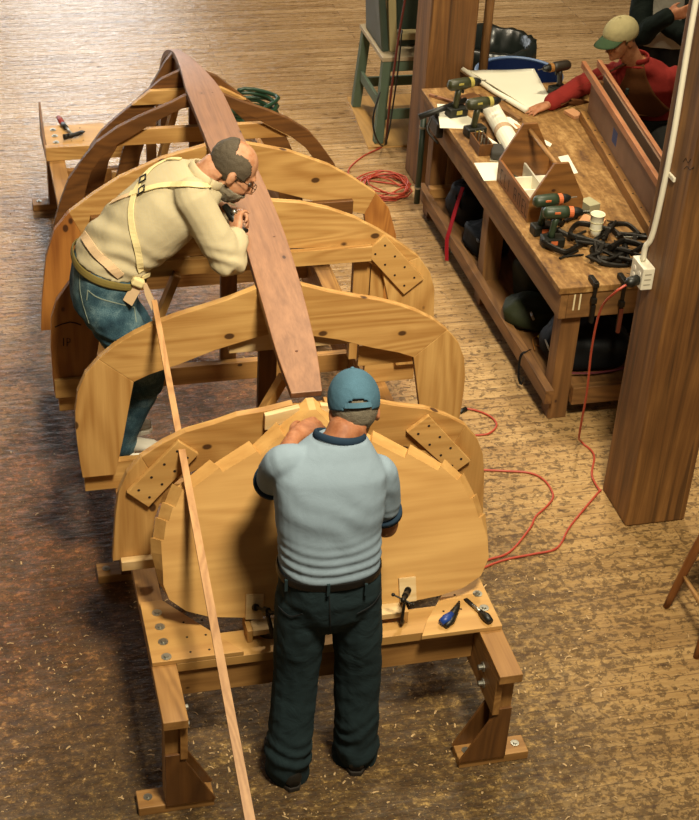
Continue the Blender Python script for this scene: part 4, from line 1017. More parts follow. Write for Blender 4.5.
# ------------------------------------------------------------------ people
from mathutils import noise as mnoise
def solid(mb, name, mat, parent, voxel=.008, smooth=6, disp=None, org=None):
    """fuse the builder's closed volumes into one continuous skin"""
    ob = mb.build(name, mat, parent)
    r = ob.modifiers.new('fuse', 'REMESH'); r.mode = 'VOXEL'; r.voxel_size = voxel; r.use_smooth_shade = True
    if smooth:
        q = ob.modifiers.new('soft', 'SMOOTH'); q.factor = .5; q.iterations = smooth
    dg = bpy.context.evaluated_depsgraph_get()
    me = bpy.data.meshes.new_from_object(ob.evaluated_get(dg)); old = ob.data
    ob.modifiers.clear(); ob.data = me; bpy.data.meshes.remove(old)
    if not me.materials: me.materials.append(mat)
    for p in me.polygons: p.use_smooth = True
    if disp:
        o = ORG[ob.name]; ns = [v.normal.copy() for v in me.vertices]
        for v, n in zip(me.vertices, ns): v.co += n*disp(v.co + o, n)
    return ob
def bvh_of(ob):
    o = ORG[ob.name]; me = ob.data
    return BVHTree.FromPolygons([v.co + o for v in me.vertices], [list(p.vertices) for p in me.polygons])
def cast(tree, px, off=.002, fall=False):
    P, N = [], []
    for u, v in px:
        d = ray(u, v).normalized(); h = tree.ray_cast(CP, d)
        if h[0] is None:
            if not fall: continue
            h = tree.find_nearest(CP + d*9.4)
        n = h[1] if h[1].dot(d) < 0 else -h[1]
        P.append(h[0] + n*off); N.append(n)
    return P, N
def px_spline(px, n=5): return [(p.x, p.y) for p in spline([(a, b, 0) for a, b in px], n)]
def surf_strap(tree, px, w, mat, name, par, th=.004, off=.002, n=5):
    P, N = cast(tree, px_spline(px, n), off)
    if P and max((a-b).length for a, b in zip(P, P[1:])) >.17:
        k = [0]
        for i in range(1, len(P)):
            if (P[i]-P[k[-1]]).length < .17: k.append(i)
        P = [P[i] for i in k]; N = [N[i] for i in k]
    for _ in range(2):
        P = [P[0]] + [(P[i-1]+P[i]*2+P[i+1])/4 for i in range(1, len(P)-1)] + [P[-1]]
        N = [N[0]] + [(N[i-1]+N[i]*2+N[i+1]).normalized() for i in range(1, len(N)-1)] + [N[-1]]
    return MB().ribbon(P, N, w, th).build(name, mat, par)
def ringpts(c, hw, hd, rt, fw, n=28, e=2.5):
    out = []
    for j in range(n):
        a = 2*pi*j/n; x = math.copysign(abs(math.cos(a))**(2/e), math.cos(a)); y = math.copysign(abs(math.sin(a))**(2/e), math.sin(a))
        out.append(c + rt*(hw*x) + fw*(hd*y))
    return out
def trunk(mb, rows, grow=0, e=2.4):
    """rows: (centre, half width, half depth, right, forward)"""
    C = [V(r[0]) for r in rows]; S = spline(C, 4); k = len(rows); rings = []
    for i, c in enumerate(S):
        t = i/4; a = min(int(t), k-2); f = t-a
        g = lambda j: rows[a][j]*(1-f) + rows[a+1][j]*f
        rt = V(rows[a][3]).lerp(V(rows[a+1][3]), f).normalized(); fw = V(rows[a][4]).lerp(V(rows[a+1][4]), f).normalized()
        rings.append(ringpts(c, g(1)+grow, g(2)+grow, rt, fw, e=e))
    mb.loft(rings)
def limb(mb, pts, rad, grow=0, n=14):
    pts = [V(p) for p in pts]; S = spline(pts, 5); k = len(pts); R = []
    for i in range(len(S)):
        t = i/5; a = min(int(t), k-2); f = t-a; R.append(rad[a]*(1-f)+rad[a+1]*f+grow)
    mb.tube(S, R, n); mb.ell(S[0], R[0]*.98); mb.ell(S[-1], R[-1]*.98)
def hand(mb, wr, d, pn, thumb, curl=(.35,.4,.3), s=1.0, spread=.05):
    """wr wrist, d pointing along the palm, pn the way the palm faces, thumb which side (+1/-1 along d x pn)"""
    d = V(d).normalized(); pn = (V(pn) - d*V(pn).dot(d)).normalized(); sd = d.cross(pn)*thumb
    P = lambda a, b, c: V(wr) + d*(a*s) + sd*(b*s) + pn*(c*s)
    rings = []
    for a, w, t in ((-.02,.024,.021),(.01,.029,.02),(.04,.037,.018),(.07,.041,.016),(.092,.040,.013),(.10,.034,.008)):
        rings.append(ringpts(P(a, 0, 0), w*s, t*s, sd, pn, 16, 2.6))
    mb.loft(rings)
    for i, (b, L) in enumerate(((.030,.072),(.010,.082),(-.011,.076),(-.031,.060))):
        base = P(.082, b, 0); ang = 0; p = base; pts = [P(.06, b*.9, 0), base]
        yaw = spread*(1.5-i)
        for k_, fr in enumerate((.45,.31,.24)):
            ang += curl[k_]*(1+.08*i)
            dd = (d*math.cos(ang) + pn*math.sin(ang) + sd*yaw).normalized()
            p = p + dd*(L*fr*s); pts.append(p)
        mb.tube(pts, [.0095*s,.0098*s,.009*s,.0082*s,.0066*s], 9); mb.ell(pts[-1], .0066*s, None, 8, 6)
    tb = [P(.005,.018,.006), P(.03,.042,.012), P(.058,.056,.020), P(.082,.056,.030)]
    mb.tube(tb, [.015*s,.0125*s,.0105*s,.008*s], 9); mb.ell(tb[-1], .008*s, None, 8, 6)
def frame(f, u):
    f = V(f).normalized(); u = V(u); u = (u - f*u.dot(f)).normalized(); r = f.cross(u)
    return lambda x, y, z: r*x + f*y + u*z, Matrix((r, f, u)).transposed()
def head(mb, c, f, u, s=1.0, jaw=1.0):
    L, R = frame(f, u); c = V(c)
    E = lambda p, r: mb.ell(c + L(*p)*s, tuple(x*s for x in r), R, 20, 14)
    E((0,-.014,.034), (.077,.096,.086)); E((0,.028,-.03), (.063,.066,.085)); E((0,.042,-.078), (.050*jaw,.044,.04)); E((0,.076,-.10), (.022,.018,.018))
    E((0,.083,.022), (.046,.014,.012)); E((0,.086,-.066), (.025,.012,.011)); E((.034,.062,-.035), (.024,.026,.026)); E((-.034,.062,-.035), (.024,.026,.026))
    mb.tube([c+L(0,.086,.015)*s, c+L(0,.104,-.015)*s, c+L(0,.115,-.036)*s, c+L(0,.094,-.046)*s], [.008*s,.010*s,.014*s,.010*s], 10)
    for q in (-1, 1):
        mb.ell(c+L(q*.079,-.008,-.012)*s, (.010*s,.020*s,.032*s), R @ Matrix.Rotation(q*.25, 3, 'Z'), 12, 8)
        mb.ell(c+L(q*.076,-.004,-.034)*s, (.010*s,.011*s,.012*s), R, 10, 6)
    return L, R
def eyes(c, f, u, par, s=1.0):
    L, R = frame(f, u); c = V(c)
    for q in (-1, 1): MB().ell(c+L(q*.031,.079,-.002)*s, .0115*s, None, 12, 8).build('eye', EYE, par, smooth=True)
EYE = plain('eye_dark', '#3a2c22', .3)
def shell(name, c, f, u, r, keep, mat, par, off=(0,0,0), th=.006, nu=84, nv=56, rough=0, jit=0):
    """part of a skull-fitting ellipsoid, thickened"""
    L, R = frame(f, u); c = V(c); m = MB(); g = []
    for i in range(nv+1):
        row = []
        for j in range(nu):
            t = pi*i/nv; p = 2*pi*j/nu
            q = V((r[0]*math.sin(t)*math.cos(p), r[1]*math.sin(t)*math.sin(p), r[2]*math.cos(t)))
            row.append(q + V(off))
        g.append(row)
    vs = {}
    def vert(i, j):
        j %= nu
        if i in (0, nv): j = 0
        if (i, j) not in vs:
            q = g[i][j]; k = 1 + jit*mnoise.noise(q*70)
            vs[(i, j)] = m.bm.verts.new(c + L(q.x*k, q.y*k, q.z*k))
        return vs[(i, j)]
    for i in range(nv):
        for j in range(nu):
            cen = (g[i][j]+g[i+1][j]+g[i+1][(j+1) % nu]+g[i][(j+1) % nu])/4
            if keep(cen):
                q = []
                for a in (vert(i,j), vert(i+1,j), vert(i+1,j+1), vert(i,j+1)):
                    if a not in q: q.append(a)
                if len(q) > 2: m.bm.faces.new(q)
    o = m.build(name, mat, par, smooth=True)
    sm = o.modifiers.new('thick', 'SOLIDIFY'); sm.thickness = th; sm.offset = -1
    return o
def cap(c, f, u, par, mat, brim, s=1.0, opening=True, lift=.0, hz=.105, bl=.075):
    def keep(p):
        if p.z < .012 + (.018 if p.y > .03 else 0): return False
        if opening and p.y < 0 and abs(p.x) < .048 and (p.x/.048)**2 + ((p.z-.012)/.04)**2 < 1: return False
        return True
    d = shell('cap_crown', c, f, u, (.090*s,.112*s,hz*s), keep, mat, par, off=(0,-.010,.028+lift), th=.003)
    L, R = frame(f, u); c = V(c)
    # brim
    m = MB(); rows = []
    for j in range(13):
        a = -1.05 + 2.1*j/12; r_ = []
        for k in range(5):
            q = k/4; dep = bl*math.cos(a*.9)**.6*q
            x = math.sin(a)*.088*s*(1-.06*q); y = math.cos(a)*.098*s + dep - .004; z = .040+lift - .018*q - .022*abs(math.sin(a))**1.6
            r_.append(c + L(x, y, z))
        rows.append(r_)
    vs = [[m.bm.verts.new(p) for p in r_] for r_ in rows]
    for j in range(12):
        for k in range(4): m.bm.faces.new((vs[j][k], vs[j+1][k], vs[j+1][k+1], vs[j][k+1]))
    b = m.build('cap_brim', brim, par, smooth=True); sm = b.modifiers.new('thick', 'SOLIDIFY'); sm.thickness = .004
    MB().ell(c+L(0,-.010,(.028+hz)*s+lift), (.008,.008,.005), R, 10, 6).build('cap_button', mat, par, smooth=True)
    if opening:
        P = [c+L(.085*s*math.sin(a), -.010-.115*s*math.cos(a), .018+lift) for a in [(-.55+1.1*i/8) for i in range(9)]]
        MB().ribbon(P, [ (p-c).normalized() for p in P], .018, .003).build('cap_strap', mat, par)
    return d
def shoe(c, dr, mat, par, sole, s=1.0, name='shoe'):
    dr = V(dr); dr.z = 0; dr.normalize(); L = lambda a, b, z: V((c[0], c[1], 0)) + dr*a*s + V((-dr.y, dr.x, 0))*b*s + V((0,0,c[2]+z*s))
    m = MB(); rings = []
    for a, w, h in ((-.085,.022,.055),(-.075,.032,.075),(-.03,.036,.09),(.02,.038,.085),(.08,.044,.062),(.13,.044,.048),(.17,.036,.04),(.19,.018,.03)):
        rings.append([L(a, w*math.cos(2*pi*j/14), .018 + max(0, h*(.5+.5*math.sin(2*pi*j/14)))) for j in range(14)])
    m.loft(rings); o = m.build(name, mat, par, smooth=True)
    m = MB(); outl = [(-.09,.02),(-.06,.036),(0,.038),(.08,.046),(.14,.046),(.18,.034),(.195,.012)]
    pts = [L(a, b, 0) for a, b in outl] + [L(a, -b, 0) for a, b in outl[::-1]]
    m.prism(pts, (0,0,.022*s)); m.build('sole', sole, o, bevel=.004); return o
SKIN = {}
def skin(name, c, red):
    k = NT(name); n = k.noise(k.coord((1,1,1), rnd=False), 30, 4, .6)
    k.set(k.ramp(n, [(.35, red), (.65, c)]), .55, 0, .35); k.b.inputs['Subsurface Weight'].default_value = .08
    k.b.inputs['Subsurface Radius'].default_value = (.01,.004,.002); k.bump(n, .15, .002); return k.m
HAIRG = plain('grey_hair', '#857a66', .8, bump=.9, bscale=220, vary=.45); HAIRD = plain('dark_grey_hair', '#5a4e3c', .8, bump=.9, bscale=220, vary=.5)
SHOEB = plain('black_leather', '#1a1712', .55); SOLE = plain('dark_sole', '#241d16', .8)
X_, Y_, Z_ = V((1,0,0)), V((0,1,0)), V((0,0,1))

# ================= man in the blue cap, seen from behind
def man_blue():
    t = thing('person', 'man seen from behind in a blue cap, light blue tee and dark trousers', 'person', (1.13, 4.11, 0))
    sk = skin('skin_ruddy', '#ab7350', '#8f5838')
    rt, fw = V((.99,.0,-.06)).normalized(), V((.03,.97,-.18)).normalized()
    rp = V((1,0,-.02)).normalized()
    rows = [((1.128,4.11,.88),.165,.105,rp,Y_), ((1.126,4.11,.97),.172,.115,rp,Y_), ((1.122,4.11,1.06),.160,.108,rp,Y_), ((1.122,4.13,1.16),.166,.112,rt,fw), ((1.123,4.15,1.27),.178,.118,rt,fw),
            ((1.127,4.175,1.37),.178,.105,rt,fw), ((1.142,4.20,1.435),.135,.078,rt,fw), ((1.165,4.225,1.475),.068,.060,rt,fw)]
    shL, shR = V((.962,4.19,1.415)), V((1.302,4.195,1.325))
    elL, elR = V((.955,4.345,1.205)), V((1.362,4.25,1.045))
    wrL, wrR = V((1.085,4.53,1.275)), V((1.28,4.47,1.06))
    hc_ = V((1.235,4.315,1.515)); hf, hu = V((.10,.88,-.46)), V((.02,.46,.88))
    hipL, hipR = V((1.03,4.11,.92)), V((1.222,4.11,.92))
    knL, knR = V((1.03,4.14,.50)), V((1.262,4.14,.50)); anL, anR = V((1.005,4.11,.09)), V((1.28,4.14,.09))
    b = MB(); trunk(b, rows, -.006)
    b.tube([V((1.155,4.21,1.43)), V((1.185,4.245,1.485)), hc_+frame(hf,hu)[0](0,-.025,-.05)], [.064,.060,.062], 16)
    head(b, hc_, hf, hu)
    limb(b, [shL, shL.lerp(elL,.5), elL, elL.lerp(wrL,.4), wrL], [.056,.05,.043,.044,.03]); limb(b, [shR, shR.lerp(elR,.5), elR, elR.lerp(wrR,.4), wrR], [.056,.05,.043,.044,.03])
    hand(b, wrL, (.80,.50,.02), (.1,.35,-.93), 1, (.25,.4,.3), 1.08); hand(b, wrR, (-.15,.98,.0), (-.9,0,-.2), -1, (.5,.6,.4))
    limb(b, [hipL, hipL.lerp(knL,.5), knL, knL.lerp(anL,.4), anL], [.088,.078,.057,.056,.04]); limb(b, [hipR, hipR.lerp(knR,.5), knR, knR.lerp(anR,.4), anR], [.088,.078,.057,.056,.04])
    for a, d in ((anL,(-.1,1,0)), (anR,(.2,1,0))):
        d = V(d).normalized(); b.tube([a, a+V((0,0,-.03)), a+d*.07+V((0,0,-.055)), a+d*.15+V((0,0,-.065))], [.04,.038,.034,.02], 10)
    body = solid(b, 'body', sk, t, .0075, 5)
    eyes(hc_, hf, hu, t)
    # ringer tee
    c = MB(); trunk(c, [((1.122,4.11,1.015),.166,.116,rp,Y_)] + [(r[0], r[1]+(.006 if i < 4 else 0), r[2]+.006, r[3], r[4]) for i, r in enumerate(rows[2:7])] + [(V(rows[7][0])+V((0,0,.002)),.084,.074,rt,fw)], .010)
    limb(c, [shL+V((.04,0,.005)), shL, shL.lerp(elL,.45), shL.lerp(elL,.62)], [.058,.058,.060,.060], .004); limb(c, [shR+V((-.04,0,.01)), shR, shR.lerp(elR,.45), shR.lerp(elR,.56)], [.060,.062,.063,.061], .004)
    def folds(p, n):
        w = max(0, 1-abs(p.z-1.08)/.13); q = .0038*w*math.sin(p.z*170 + 6*mnoise.noise(V((p.x*4, p.y*4, p.z*3))))
        w2 = max(0, 1-abs(p.z-1.24)/.2)
        return q + +.003*mnoise.noise(V((p.x*7, p.y*7, p.z*13))) + .0022*w2*math.sin(p.z*55 + p.x*38 + 4*mnoise.noise(p*6))
    TEE = cloth('heather_blue_tee', '#8798a6', .12, .12, 420, .95, .3)
    NAVY = cloth('navy_rib', '#26384a', .2, .1, 420, .9, .3)
    tee = solid(c, 'tee_shirt', TEE, t, .0075, 5, folds)
    nk = V((1.166,4.228,1.478)); a_ = V((.14,.36,.92)).normalized(); x1 = X_ - a_*X_.dot(a_); x1.normalize(); y1 = a_.cross(x1)
    ring = [nk + x1*.085*math.cos(q) + y1*.075*math.sin(q) + a_*(.004*math.cos(2*q)) for q in [2*pi*i/32 for i in range(33)]]
    MB().tube(ring, [(.006,.013)]*33, 8).build('neck_band', NAVY, tee, smooth=True)
    for s_, e_, k in ((shL, elL, .78), (shR, elR, .72)):
        d = (e_-s_).normalized(); q = s_.lerp(e_, k); MB().tube([q-d*.012, q+d*.012], [.066,.065], 24).build('sleeve_band', NAVY, tee, smooth=True)
    # trousers
    c = MB(); trunk(c, [((1.130,4.115,.755),.10,.075,rp,Y_), ((1.128,4.11,.83),.158,.105,rp,Y_), ((1.128,4.11,.92),.180,.122,rp,Y_), ((1.124,4.11,.99),.176,.120,rp,Y_), ((1.122,4.11,1.045),.170,.116,rp,Y_)], .004)
    for h, k, a in ((hipL+V((.0,0,-.02)), knL, anL), (hipR+V((-.0,0,-.02)), knR, anR)):
        limb(c, [h, h.lerp(k,.5), k, k.lerp(a,.5), a+V((0,0,.02)), a+V((0,.012,-.055))], [.094,.092,.085,.083,.086,.084], .002)
    def tf(p, n):
        lo = max(0, 1-p.z/.30)
        return .009*lo*math.sin(p.z*75 + 7*mnoise.noise(p*6)) + .007*mnoise.noise(V((p.x*9, p.y*9, p.z*5))) + .003*mnoise.noise(p*22)
    TR = cloth('dark_teal_trousers', '#28373b', .25, .25, 380, .95, .25)
    tz = solid(c, 'trousers', TR, t, .008, 5, tf); tree = bvh_of(tz)
    LE = plain('black_belt', '#0b0908', .5)
    ring = [V((1.122,4.11,1.022)) + rp*.181*math.copysign(abs(math.cos(q))**.85, math.cos(q)) + Y_*.127*math.copysign(abs(math.sin(q))**.85, math.sin(q)) for q in [2*pi*i/48 for i in range(49)]]
    MB().tube(ring, [(.004,.017)]*49, 8).build('belt', LE, tz)
    for px in ((289,583),(327,587),(364,586)):
        P, N = cast(tree, [(px[0],px[1]+1)], .018); MB().box(P[0]-N[0]*.004, (.011,.008,.05)).build('belt_loop', TR, tz, bevel=.001)
    surf_strap(tree, [(279,606),(290,616),(303,613)], .006, plain('pocket_seam', '#10161a', .9), 'pocket_welt', tz, .002, .003)
    surf_strap(tree, [(380,592),(372,604),(357,613)], .006, plain('pocket_seam_dark', '#10161a', .9), 'pocket_welt', tz, .002, .003)
    surf_strap(tree, [(329,592),(330,620),(331,648)], .004, plain('seam_dark', '#141b1f', .9), 'seat_seam', tz, .002, .002)
    for a, d in ((anL,(-.12,1,0)), (anR,(.22,1,0))): shoe((a.x, a.y+.0, 0), d, SHOEB, t, SOLE)
    hm_ = lambda p: p.y < .035 and -.075 < p.z < .045 and not (abs(p.x) > .05 and p.z < -.02 and p.y > -.02)
    shell('hair', hc_, hf, hu, (.081,.101,.095), hm_, HAIRG, t, off=(0,-.014,.02), th=.006, jit=.03)
    DEN = cloth('washed_denim', '#4d6f82', .3, .25, 300, .9, .35)
    cap(hc_, hf, hu, t, DEN, DEN, 1.0, True, .012)
man_blue()

# ================= bald man bending over the keel
def man_cream():
    y = 5.655
    t = thing('person', 'balding bearded man in a cream shirt and jeans bending over the keel', 'person', (.60, y, .5))
    sk = skin('skin_fair', '#bb8c6c', '#a4704f')
    ct = lambda u, v, yy=y: at_y(u, v, yy)
    up = V((.62,0,.78)).normalized(); fw = V((.78,0,-.62)).normalized(); rt = V((0,-1,0))
    up0 = V((.30,0,.95)).normalized(); fw0 = V((.95,0,-.30)).normalized()
    S = [ct(103,292), ct(107,270), ct(123,245), ct(147,224), ct(172,201), ct(193,184), ct(206,175)]
    rows = [(S[0],.165,.115,rt,fw0), (S[1],.168,.122,rt,fw0), (S[2],.162,.125,rt,(fw0+fw).normalized()), (S[3],.172,.128,rt,fw), (S[4],.185,.122,rt,fw), (S[5],.165,.095,rt,fw), (S[6],.075,.062,rt,fw)]
    shR, shL = ct(193,199,y-.165), ct(193,178,y+.16)
    elR, wrR = ct(229,262,5.43), ct(236,236,5.50)
    elL, wrL = ct(226,222,5.84), ct(224,208,5.70)
    hc_ = ct(233,170,5.64); hf, hu = V((.80,-.12,-.60)), V((.58,-.02,.80))
    hipR, hipL = S[0]+V((.0,-.095,-.02)), S[0]+V((.0,.095,-.02))
    anR, anL = V((.575,5.60,.585)), V((.565,5.765,.585)); knR, knL = ct(147,368,5.57), V((.70,5.765,.93))
    b = MB(); trunk(b, rows, -.008)
    L_ = frame(hf, hu)[0]
    b.tube([S[6]-up*.03, S[6]+V((.03,0,.03)), hc_+L_(0,-.03,-.045)], [.064,.06,.064], 16); head(b, hc_, hf, hu, 1.0)
    limb(b, [shR, shR.lerp(elR,.5), elR, elR.lerp(wrR,.5), wrR], [.055,.048,.042,.042,.03]); limb(b, [shL, shL.lerp(elL,.5), elL, elL.lerp(wrL,.5), wrL], [.055,.048,.042,.042,.03])
    hand(b, wrR, (.05,.40,.45), (.75,.3,-.45), 1, (.55,.7,.5), .95); hand(b, wrL, (.75,-.25,-.2), (.1,-.6,-.6), 1, (.5,.7,.5), .95)
    limb(b, [hipR, hipR.lerp(knR,.5), knR, knR.lerp(anR,.4), anR], [.086,.077,.057,.056,.04]); limb(b, [hipL, hipL.lerp(knL,.5), knL, knL.lerp(anL,.4), anL], [.086,.077,.057,.056,.04])
    for a in (anR, anL): b.tube([a, a+V((0,0,-.03)), a+V((.07,-.01,-.05)), a+V((.13,-.02,-.058))], [.04,.036,.03,.018], 10)
    solid(b, 'body', sk, t, .0075, 5); eyes(hc_, hf, hu, t)
    # jeans
    c = MB(); trunk(c, [(S[0]-up0*.07,.15,.11,rt,fw0), (S[0],.178,.132,rt,fw0), (S[1],.180,.138,rt,fw0), (S[1]+up0*.05,.172,.136,rt,fw0)], .004)
    for h, k, a in ((hipR, knR, anR), (hipL, knL, anL)):
        limb(c, [h, h.lerp(k,.5), k, k.lerp(a,.5), a+V((0,0,.02)), a+V((0,0,-.025))], [.102,.096,.082,.074,.070,.070], .002)
    def jf(p, n): return .006*mnoise.noise(V((p.x*12, p.y*12, p.z*9))) + .0045*math.sin(p.z*70+p.x*25+6*mnoise.noise(p*7))*max(0, 1-abs(p.z-.93)/.2) + .004*math.sin(p.z*85+5*mnoise.noise(p*8))*max(0, 1-abs(p.z-1.14)/.08)
    kj = NT('blue_denim'); cj = kj.coord((1,1,1), rnd=False); nj = kj.noise(cj, 7, 4, .6); wj = kj.noise(cj, 320, 2)
    kj.set(kj.ramp(kj.math('ADD', kj.math('MULTIPLY', nj, .7), kj.math('MULTIPLY', wj, .3)), [(.38, '#223744'), (.5, '#3a5662'), (.62, '#6c868c')]), .9, 0, .15); kj.bump(wj, .25, .002)
    jz = solid(c, 'jeans', kj.m, t, .0075, 4, jf); jt = bvh_of(jz)
    STI = plain('denim_stitch', '#8a9688', .9)
    for px in ([(88,290),(97,297),(113,302),(134,307)], [(134,307),(136,322)], [(88,290),(87,300)], [(84,256),(80,276),(82,300),(95,340)]): surf_strap(jt, px, .004, STI, 'stitching', jz, .0015, .001)
    P, N = cast(jt, [(91,266),(110,274),(108,282),(90,274)], .003); n_ = sum(N, V((0,0,0))).normalized()
    MB().prism(P, n_*.003).build('leather_patch', plain('patch_leather', '#a07040', .7), jz)
    # shirt
    c = MB(); trunk(c, [(S[1]+up0*.045,.170,.134,rt,fw0)] + [(r[0], r[1]+.004, r[2]+.006, r[3], r[4]) for r in rows[2:6]] + [(S[6]-up*.012,.095,.08,rt,fw)], .012)
    limb(c, [shR+V((0,.03,0)), shR, shR.lerp(elR,.5), elR, elR.lerp(wrR,.5), elR.lerp(wrR,.86)], [.066,.072,.070,.066,.058,.050], .004); limb(c, [shL+V((0,-.03,0)), shL, shL.lerp(elL,.5), elL, elL.lerp(wrL,.5), elL.lerp(wrL,.86)], [.066,.070,.066,.060,.054,.046], .004)
    def sf(p, n):
        w = max(0, 1-(p-elR).length/.16)
        dgl = (p-S[2]).dot(fw)
        return .006*mnoise.noise(p*11) + .007*w*math.sin((p-elR).dot(V((.3,.2,1)))*85+5*mnoise.noise(p*9)) + .0055*math.sin((p.x*.55+p.z*1.0+p.y*.5)*62+8*mnoise.noise(p*4))*max(0, 1-abs((p-S[2]).dot(up))/.16)
    SH = cloth('cream_check_shirt', '#b9ac8c', .08, .12, 380, .95, .25, check='#b9a983')
    sh_ = solid(c, 'shirt', SH, t, .0075, 4, sf); tree = bvh_of(sh_)
    nk = S[6]+up*.004; x1 = rt; y1 = fw
    ring = [nk + x1*.083*math.cos(q) + y1*.073*math.sin(q) + up*(.006*math.sin(q)) for q in [2*pi*i/32 for i in range(33)]]
    MB().tube(ring, [(.006,.020)]*33, 8).build('collar', SH, sh_, smooth=True)
    d = (wrR-elR).normalized(); q = elR.lerp(wrR, .90); MB().tube([q-d*.03, q+d*.02], [.0545,.048], 20).build('cuff', SH, sh_, smooth=True)
    # apron straps over the back
    APR = cloth('cream_webbing', '#e2cf98', .08, .1, 300, .9, .3); APP = cloth('pale_canvas', '#d8b890', .1, .1, 300, .9, .3)
    ap = surf_strap(tree, [(181,160),(168,160),(158,164),(147,174),(136,192),(131.5,211),(133.6,232),(138,250),(140.5,271)], .026, APR, 'apron_strap', t, .004, .004)
    surf_strap(tree, [(208,187),(195,186),(180,185.5),(160,187),(145,191),(131,195)], .026, APR, 'apron_strap', t, .004, .007)
    surf_strap(tree, [(131,195),(120,199),(112,203)], .02, APP, 'apron_strap', t, .003, .004)
    surf_strap(tree, [(83,232),(92,247),(106,262),(121,275)], .034, APP, 'apron_band', t, .005, .006)
    surf_strap(tree, [(141,277),(150,273),(160,268),(168,261)], .018, APR, 'apron_tie', t, .003, .006)
    for px in ((144.5,180.5),(143.5,191.5)):
        P, N = cast(tree, [px], .012); n_ = N[0]; a = V((0,1,.4)); a = (a-n_*a.dot(n_)).normalized(); b2 = n_.cross(a); q = P[0]
        lp = [q+a*.018+b2*.014, q-a*.018+b2*.014, q-a*.018-b2*.014, q+a*.018-b2*.014, q+a*.018+b2*.014]
        MB().tube(lp, .0035, 6).build('buckle', IRON, ap)
    OLV = cloth('olive_belt', '#7a6a38', .15, .1, 300, .8, .2)
    ring = [S[1]+up0*.035 + rt*.190*math.copysign(abs(math.cos(q))**.85, math.cos(q)) + fw0*.152*math.copysign(abs(math.sin(q))**.85, math.sin(q)) for q in [2*pi*i/48 for i in range(49)]]
    MB().tube(ring, [(.004,.016)]*49, 8).build('belt', OLV, jz)
    P, N = cast(jt, [(134,283)], .02)
    q = P[0]; rr_, uu_ = RT, UP
    dn = V((0,0,-1))
    MB().box(q+V((.0,-.012,.012)), (.05,.03,.035), (0,.5,0)).build('knot', APR, t, bevel=.008)
    def flap(pts, nm):
        pp = [at_y(u, v, q.y-.012) for u, v in pts]; return MB().prism(pp, (0,.004,0)).build(nm, APP, t)
    flap([(133,282),(142,288),(132,306),(123,300)], 'apron_flap'); flap([(142,281),(147,284),(154,299),(152,311),(145,295)], 'apron_tail')
    # hair, beard, glasses
    shell('hair', hc_, hf, hu, (.082,.102,.092), lambda p: p.y < .05 and p.z > -.055 and not (p.z > .055 and p.y > -.055 and abs(p.x) < .066) and not (p.y > .02 and p.z < .0), HAIRD, t, off=(0,-.014,.034), th=.006, jit=.03)
    shell('beard', hc_, hf, hu, (.066,.075,.086), lambda p: p.z < -.055 and p.y > -.012, HAIRG, t, off=(0,.030,-.042), th=.008, jit=.05)
    L, R = frame(hf, hu); WIRE = plain('wire_frame', '#3a3226', .35, .8)
    gl = [hc_+L(.038+.021*math.cos(a), .104, -.004+.017*math.sin(a)) for a in [2*pi*i/20 for i in range(21)]]; g0 = MB().tube(gl, .0014, 6).build('glasses_rim', WIRE, t)
    gl = [hc_+L(-.038+.021*math.cos(a), .104, -.004+.017*math.sin(a)) for a in [2*pi*i/20 for i in range(21)]]; MB().tube(gl, .0014, 6).build('glasses_rim', WIRE, t)
    MB().tube([hc_+L(-.016,.106,.0), hc_+L(0,.11,.003), hc_+L(.016,.106,.0)], .0014, 6).build('glasses_bridge', WIRE, t)
    for s_ in (-1, 1): MB().tube([hc_+L(s_*.059,.104,.002), hc_+L(s_*.084,.05,.008), hc_+L(s_*.090,-.005,.012)], .0018, 6).build('glasses_temple', WIRE, t)
    SHW = plain('white_trainer', '#b9b3a4', .7, vary=.2)
    for a in (anR, anL): shoe((a.x-.02, a.y, .5005), (1,-.08,0), SHW, t, WHITE, .95)
    # tool in hand
    pt = thing('spokeshave', 'black hand tool held by the bald man against the keel plank', 'tool', at_y(232,216,5.56))
    q = at_y(232,216,5.56)
    MB().tube([q+V((-.02,.05,.02)), q+V((.0,.0,.0)), q+V((.02,-.045,-.03))], [.014,.018,.014], 12).build('tool_body', BLACK, pt, smooth=True)
    MB().tube([q+V((.0,-.01,.018)), q+V((.012,-.016,.03))], .010, 10).build('metal_cap', STEEL, pt, smooth=True)
    MB().tube([q+V((.02,-.045,-.03)), q+V((.055,-.04,-.05))], [.010,.008], 10).build('tool_nose', BLACK, pt, smooth=True)
man_cream()

